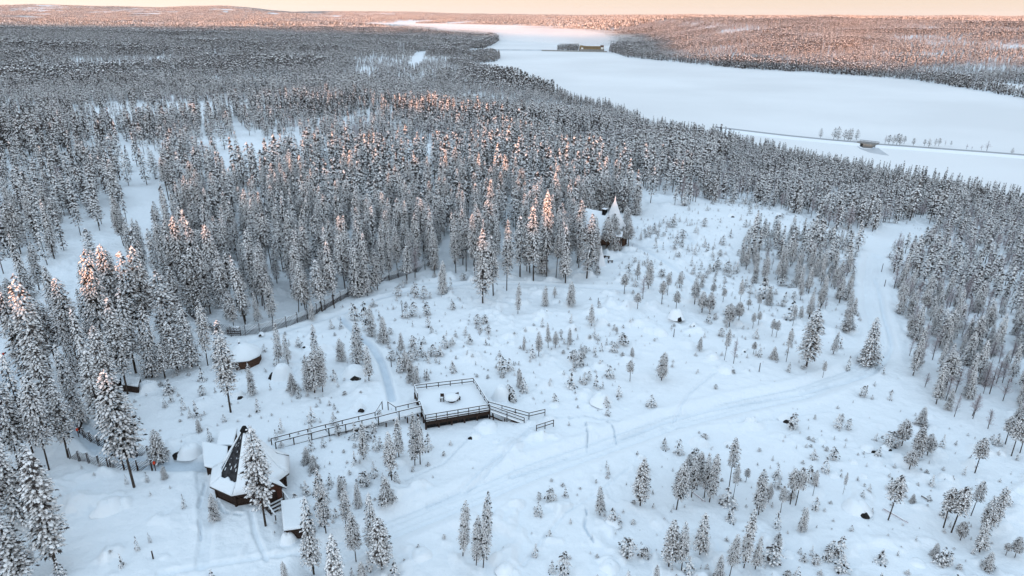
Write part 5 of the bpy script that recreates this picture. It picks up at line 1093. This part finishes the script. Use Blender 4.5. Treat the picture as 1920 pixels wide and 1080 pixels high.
# ------------------------------------------------------------------ power line
def wires(name, label, pts, sag=.5, r=.045, sep_=.0, mat='frost', n=10):
    root = empty(name, pts[0]); tag(root, label, 'power line'); o_ = Vector(pts[0]); k_ = 0
    for off in (sep_ if isinstance(sep_, tuple) else (0,)):
        mb = MB()
        for a, b in zip(pts[:-1], pts[1:]):
            a, b = Vector(a), Vector(b); dr = (b-a).normalized(); side = Vector((-dr.y, dr.x, 0))*off; L_ = (b-a).length; pr = None
            for i in range(n+1):
                t = i/n; p = a.lerp(b, t)+side-Vector((0, 0, 4*sag*t*(1-t)))-o_
                if pr is not None: mb.tube(pr, p, r, r, M[mat], 4)
                pr = p
        mb.build('wire', root)
    return root
x1, y1 = gpt(318, 478); gA = gz(x1, y1); hA = zat(x1, y1, gA, 413); x2, y2 = gpt(335, 478)
fr_ = empty('power_line_frame', (x1, y1, gA)); tag(fr_, 'two-legged wooden power line frame with snowy crossbar rising over the pines', 'power pole'); vx, vy = x2-x1, y2-y1
for k in (0, 1): mb = MB(); mb.tube((vx*k, vy*k, -.5), (vx*k, vy*k, hA), .15, .12, M['grey_wood'], 8); mb.build('leg', fr_)
mb = MB(); snow_bar(mb, (-.25*vx, -.25*vy, hA-.1), (1.25*vx, 1.25*vy, hA-.1), .22, .24, M['grey_wood'], .14); mb.build('crossbar', fr_)
x3, y3 = gpt(387, 396); gB = gz(x3, y3); hB = zat(x3, y3, gB, 343); pl_ = empty('power_pole', (x3, y3, gB)); tag(pl_, 'braced wooden power pole with frosty crossarms in the snowy gap', 'power pole')
mb = MB(); mb.tube((0, 0, -.5), (0, 0, hB), .15, .11, M['timber'], 8); mb.build('pole', pl_)
mb = MB(); mb.tube((1.9, 1.2, -.4), (.1, 0, hB*.75), .11, .09, M['timber'], 7); mb.build('brace', pl_)
ax = np.array(on_plane(371, 341, gB+hB))-np.array(on_plane(386, 341, gB+hB)); mb = MB(); snow_bar(mb, (ax[0], ax[1], hB-.1), (-ax[0]*.5, -ax[1]*.5, hB-.1), .16, .16, M['grey_wood'], .10); mb.build('crossarm', pl_)
far_ = on_plane(470, 312, gB+hB-1)
wires('overhead_wires', 'frost-thick overhead wires running along the cleared power line gap', [(x1+vx/2, y1+vy/2, gA+hA), (x3, y3, gB+hB), (far_[0], far_[1], gB+hB-1.5)], 1.0, .06, (-.9, .9))
zW = 1.0-8
p1, p2, p3 = [on_plane(a_, b_, zW+6) for a_, b_ in ((700, 252), (1010, 247), (1255, 243))]
for i, (p, nm) in enumerate(((p1, 'in the middle of the big forest'), (p2, 'in the forest behind the lodge'), (p3, 'by the open patch near the shore'))):
    g_ = gz(*p); q = empty('power_pole', (p[0], p[1], g_)); tag(q, 'wooden pole carrying the frosted wire '+nm, 'power pole', 'poles of the long frosted wire'); mb = MB(); mb.tube((0, 0, -.5), (0, 0, zW+6-g_), .16, .12, M['timber'], 6); mb.build('pole', q); mb = MB(); mb.box((0, 0, zW+5.7-g_), (1.8, .15, .15), M['timber']); mb.build('crossarm', q)
wires('overhead_wires', 'long frosted wire drawn straight across the forest tops towards the shore', [(p1[0], p1[1], zW+6), (p2[0], p2[1], zW+6), (p3[0], p3[1], zW+6)], .5, .10, (0,))

# ------------------------------------------------------------------ causeway, bridge, dam and power station
CW = [(1340, 238), (1440, 250), (1480, 254.5), (1555, 262), (1614, 267)], [(1641, 270), (1700, 274), (1760, 278.5), (1850, 285), (1920, 290.5), (2400, 332)]
def bank(name, pts, w_, h_, mat, top=None, top_w=.5):
    P = [np.array(on_plane(a_, b_, RIVER_Z+h_)) for a_, b_ in pts]; V, F = [], []; V2, F2 = [], []
    for i, p in enumerate(P):
        d_ = (P[min(i+1, len(P)-1)]-P[max(i-1, 0)]); d_ = d_/np.linalg.norm(d_); n_ = np.array([-d_[1], d_[0]])
        for o_, z in ((-w_, -.6), (-w_*.55, h_), (w_*.55, h_), (w_, -.6)): V.append((p[0]+n_[0]*o_, p[1]+n_[1]*o_, RIVER_Z+z))
        for o_ in (-w_*.55*top_w, w_*.55*top_w): V2.append((p[0]+n_[0]*o_, p[1]+n_[1]*o_, RIVER_Z+h_+.03))
    for i in range(len(P)-1):
        for k in range(3): F.append((i*4+k, i*4+k+1, i*4+k+5, i*4+k+4))
        F2.append((i*2, i*2+1, i*2+3, i*2+2))
    F += [(3, 2, 1, 0), tuple(len(V)-4+k for k in range(4))]
    mb = MB(); mb.add(V, F, mat); o_ = mb.build(name); o_['kind'] = 'structure'
    if top: mb = MB(); mb.add(V2, F2, top); q = mb.build('road'); q['kind'] = 'structure'
    return P
Pa = bank('causeway', CW[0], 6.5, 1.5, M['snow'], M['asphalt'], .8); Pb = bank('causeway', CW[1], 6.5, 1.5, M['snow'], M['asphalt'], .8)
a, b = Pa[-1], Pb[0]; zb = RIVER_Z+1.5; br_ = empty('road_bridge', (a[0], a[1], zb)); tag(br_, 'short concrete road bridge over the gap in the causeway', 'bridge'); v = b-a; dn_ = v/np.linalg.norm(v); nn_ = np.array([-dn_[1], dn_[0]]); e0 = -dn_*1.5; e1_ = v+dn_*1.5
mb = MB(); q = [tuple(e0+nn_*3.6)+(.45,), tuple(e0-nn_*3.6)+(.45,), tuple(e1_-nn_*3.6)+(.45,), tuple(e1_+nn_*3.6)+(.45,)]
ar = sum(q[k][0]*q[(k+1) % 4][1]-q[(k+1) % 4][0]*q[k][1] for k in range(4)); q = q if ar > 0 else q[::-1]; mb.slab(q, .5, M['concrete']); mb.build('bridge_deck', br_)
for s_ in (-1, 1):
    mb = MB(); mb.beam((e0[0]+nn_[0]*3.5*s_, e0[1]+nn_[1]*3.5*s_, 1.0), (e1_[0]+nn_[0]*3.5*s_, e1_[1]+nn_[1]*3.5*s_, 1.0), .12, .35, M['steel'])
    for k in range(6): p = e0+(e1_-e0)*k/5+nn_*3.5*s_; mb.beam((p[0], p[1], .4), (p[0], p[1], 1.0), .15, .15, M['steel'])
    mb.build('parapet', br_)
for t in (.0, 1.0): p = v*t; mb = MB(); mb.box((p[0], p[1], -.6), (1.4, 7.4, 2.0), M['concrete'], math.atan2(dn_[1], dn_[0])); mb.build('abutment', br_)
def blob_sheet(name, pts, z, mat):
    P = [on_plane(a_, b_, z) for a_, b_ in pts]; mb = MB(); mb.add([(p[0], p[1], z) for p in P], [tuple(range(len(P)))[::-1]], mat); o_ = mb.build(name)
    if o_.data.polygons[0].normal.z < 0: o_.data.flip_normals()
    o_['kind'] = 'structure'; return o_
M['water'] = material('cold_water', (0.10, 0.12, 0.13), 0.25, spec=0.5)
blob_sheet('open_water', [(1612, 268), (1640, 270.5), (1642, 274), (1634, 278), (1618, 277), (1610, 273)], RIVER_Z+.04, M['water'])
blob_sheet('thin_ice', [(1605, 272), (1612, 279), (1630, 286), (1652, 290), (1668, 292), (1650, 280), (1645, 274), (1632, 279), (1615, 278)], RIVER_Z+.03, M['thin_ice'])
blob_sheet('thin_ice', [(1616, 262), (1640, 264), (1650, 258), (1642, 252), (1625, 251), (1615, 256)], RIVER_Z+.03, M['ice_snow'])
blob_sheet('tailrace_water', [(945, 66), (1000, 71), (1070, 79), (1138, 86), (1160, 83), (1130, 75), (1050, 67), (960, 61)], RIVER_Z+.05, M['thin_ice'])
bank('dam_bank', [(878, 92), (950, 92.5), (1016, 93.2)], 7, 2.2, M['thin_ice'])
bank('dam_wall', [(1016, 93.4), (1085, 94.6), (1138, 95.6)], 5, 2.6, M['concrete'])
s0 = np.array(on_plane(1086, 95.2, RIVER_Z+2)); s1 = np.array(on_plane(1132, 95.8, RIVER_Z+2)); v = s1-s0; Ls = float(np.linalg.norm(v)); an = math.atan2(v[1], v[0])
ps = empty('power_station', (s0[0], s0[1], RIVER_Z), an); tag(ps, 'long ochre and brown power station building at the dam across the frozen river', 'power station'); Hh = 12.5
mb = MB(); mb.box((Ls/2, 9, 3.0), (Ls+2, 20, 5), M['concrete']); mb.build('plinth', ps)
mb = MB(); mb.box((Ls*.44, 9, 8.5), (Ls*.86, 16, 6.2), M['yellow_clad']); mb.box((Ls*.93, 9, 9.4), (Ls*.13, 17, 8.0), M['brown_clad']); mb.build('wall', ps)
mb = MB(); mb.box((Ls*.44, .96, 8.9), (Ls*.84, .12, 1.6), M['brown_clad']); mb.box((Ls*.44, .96, 6.3), (Ls*.84, .1, .8), M['brown_clad'])
for k in range(14): mb.box((Ls*(.06+k*.057), .9, 8.2), (.35, .14, 5.4), M['brown_clad'])
mb.build('facade_band', ps)
mb = MB(); mb.box((Ls*.44, 9, 11.95), (Ls*.87, 16.6, .7), M['brown_clad']); mb.box((Ls*.08, 9, 12.6), (Ls*.1, 10, 1.2), M['yellow_clad']); mb.box((Ls*.93, 9, 13.6), (Ls*.14, 17.6, .4), M['brown_clad']); mb.box((Ls*.55, 9, 12.45), (Ls*.6, 15, .3), M['snow']); mb.build('roof', ps)
mb = MB(); mb.box((Ls*.12, .82, 7.2), (4.6, .16, 3.2), M['white_clad']); mb.build('door', ps)
mb = MB(); mb.box((Ls*.93, .42, 8.0), (Ls*.10, .16, 4.2), M['white_clad']); mb.box((Ls*.93, .42, 11.6), (Ls*.08, .16, 1.6), M['red_timber']); mb.build('sign_panel', ps)
def mast(name, label, cat, px, py, ty, w0, w1, mat, arms=0):
    x, y = on_plane(px, py, RIVER_Z+4); g_ = max(gz(x, y), RIVER_Z); lo, hi = 5, 90
    for _ in range(30):
        m_ = (lo+hi)/2
        if project(np.array([x]), np.array([y]), np.array([g_+m_]))[1][0] > ty: lo = m_
        else: hi = m_
    r_ = empty(name, (x, y, g_)); tag(r_, label, cat); mb = MB(); n_ = 8
    for k in range(4):
        t = k*math.pi/2+.6; mb.beam((math.cos(t)*w0, math.sin(t)*w0, -1), (math.cos(t)*w1, math.sin(t)*w1, m_), .35, .35, mat)
        for j in range(n_):
            z0, z1 = m_*j/n_, m_*(j+1)/n_; ra, rb_ = w0+(w1-w0)*j/n_, w0+(w1-w0)*(j+1)/n_; t2 = t+math.pi/2
            mb.beam((math.cos(t)*ra, math.sin(t)*ra, z0), (math.cos(t2)*rb_, math.sin(t2)*rb_, z1), .2, .2, mat)
    mb.build('lattice', r_)
    for k in range(arms): mb = MB(); mb.beam((-7, 0, m_*(.97-.2*k)), (7, 0, m_*(.97-.2*k)), .5, .6, mat); mb.build('crossarm', r_)
mast('lattice_pylon', 'pale lattice pylon standing just past the power station, the nearer of two', 'pylon', 1145, 95, 76, 3, .8, M['steel'], 2)
mast('lattice_pylon', 'pale lattice pylon behind its neighbour beyond the power station', 'pylon', 1150, 92, 77, 3, .8, M['steel'], 2)
M['mast_red'] = material('mast_paint', (0.6, 0.30, 0.22), 0.6)
mast('radio_mast', 'slender reddish mast rising from the far river bank woods', 'mast', 1374, 84, 63, 1.3, .6, M['mast_red'])
mast('lattice_pylon', 'lattice pylon on the wooded headland across from the dam', 'pylon', 864, 91, 76, 2.4, .7, M['steel'], 1)
# boats of the shore are absent: only a low boathouse on the far shore
def shore_hut(px, py, nm):
    x, y = on_plane(px, py, RIVER_Z+1); r_ = empty('boathouse', (x, y, RIVER_Z+.3), .1); tag(r_, nm, 'boathouse')
    mb = MB(); mb.box((0, 0, 1.2), (7, 5, 2.6), M['timber']); mb.build('wall', r_)
    mb = MB(); mb.add([(-4, -3, 2.5), (4, -3, 2.5), (4, 3, 2.5), (-4, 3, 2.5), (-4, 0, 4.2), (4, 0, 4.2)], [(0, 1, 5, 4), (2, 3, 4, 5), (0, 4, 3), (1, 2, 5), (3, 2, 1, 0)], M['snow']); mb.build('roof', r_)
shore_hut(1388, 126.5, 'tiny dark boathouse with snowy roof on the far shore, nearest the dam'); shore_hut(1585, 137, 'tiny dark boathouse with snowy roof on the far shore, midway along')

# ------------------------------------------------------------------ river mist
def mist_bank(px, py, z, rx, ry, rz_, dens, nm, yaw=0.0):
    x, y = on_plane(px, py, z); V, F = [], []; n_, m_ = 28, 12
    for j in range(1, m_):
        ph = math.pi*j/m_
        for i in range(n_): t = 2*math.pi*i/n_; k_ = 1+.10*math.sin(3*t+px)*math.sin(ph); V.append((math.cos(t)*math.sin(ph)*rx*k_, math.sin(t)*math.sin(ph)*ry*k_, -math.cos(ph)*rz_))
    for j in range(m_-2):
        for i in range(n_): F.append((j*n_+i, j*n_+(i+1) % n_, (j+1)*n_+(i+1) % n_, (j+1)*n_+i))
    k = len(V); V += [(0, 0, -rz_), (0, 0, rz_)]; F += [((i+1) % n_, i, k) for i in range(n_)]+[((m_-2)*n_+i, (m_-2)*n_+(i+1) % n_, k+1) for i in range(n_)]
    m = bpy.data.materials.new('mist_air'); m.use_nodes = True; t = m.node_tree; t.nodes.remove(t.nodes['Principled BSDF'])
    v = t.nodes.new('ShaderNodeVolumePrincipled'); v.inputs['Color'].default_value = (.97, .96, .96, 1); v.inputs['Density'].default_value = dens; t.links.new(v.outputs[0], t.nodes['Material Output'].inputs['Volume'])
    mb = MB(); mb.add(V, F, m); o_ = mb.build('mist', smooth=False); o_.location = (x, y, z); o_.rotation_euler.z = yaw; tag(o_, nm, 'mist', kind='stuff')
MZ = RIVER_Z+10
mist_bank(700, 48, MZ, 1100, 520, 13, .0060, 'long low mist bank over the far river bend')
mist_bank(850, 52, MZ, 800, 420, 13, .0060, 'mist drifting off the river beyond the headland')
mist_bank(985, 61, MZ+2, 480, 420, 15, .0045, 'thick mist over the open tailrace')
mist_bank(1075, 70, MZ, 300, 330, 14, .0045, 'mist spreading behind the power station')
mist_bank(1140, 76, MZ, 230, 240, 11, .0035, 'thin mist beyond the pylons')
mist_bank(1108, 78, RIVER_Z+18, 46, 60, 22, .010, 'steam rising behind the power station')
mist_bank(1085, 70, RIVER_Z+26, 90, 90, 16, .006, 'steam plume leaning over the river')
# ------------------------------------------------------------------ air
def volume_box(name, lo, hi, dens, colr, label, cat, noise=None, aniso=0.0):
    mb = MB(); c = [(a+b)/2 for a, b in zip(lo, hi)]; sz = [b-a for a, b in zip(lo, hi)]
    m = bpy.data.materials.new(name+'_air'); m.use_nodes = True; t = m.node_tree; t.nodes.remove(t.nodes['Principled BSDF'])
    v = t.nodes.new('ShaderNodeVolumePrincipled'); v.inputs['Color'].default_value = (*colr, 1); v.inputs['Density'].default_value = dens; v.inputs['Anisotropy'].default_value = aniso
    t.links.new(v.outputs[0], t.nodes['Material Output'].inputs['Volume'])
    mb.box(c, sz, m); o = mb.build(name); return tag(o, label, cat, kind='stuff')
HAZE = 0.9e-5
volume_box('haze', (-15000, -1500, -34), (15000, 19000, 190), HAZE, (0.86, 0.88, 0.93), 'thin cold haze filling the air to the horizon', 'haze')
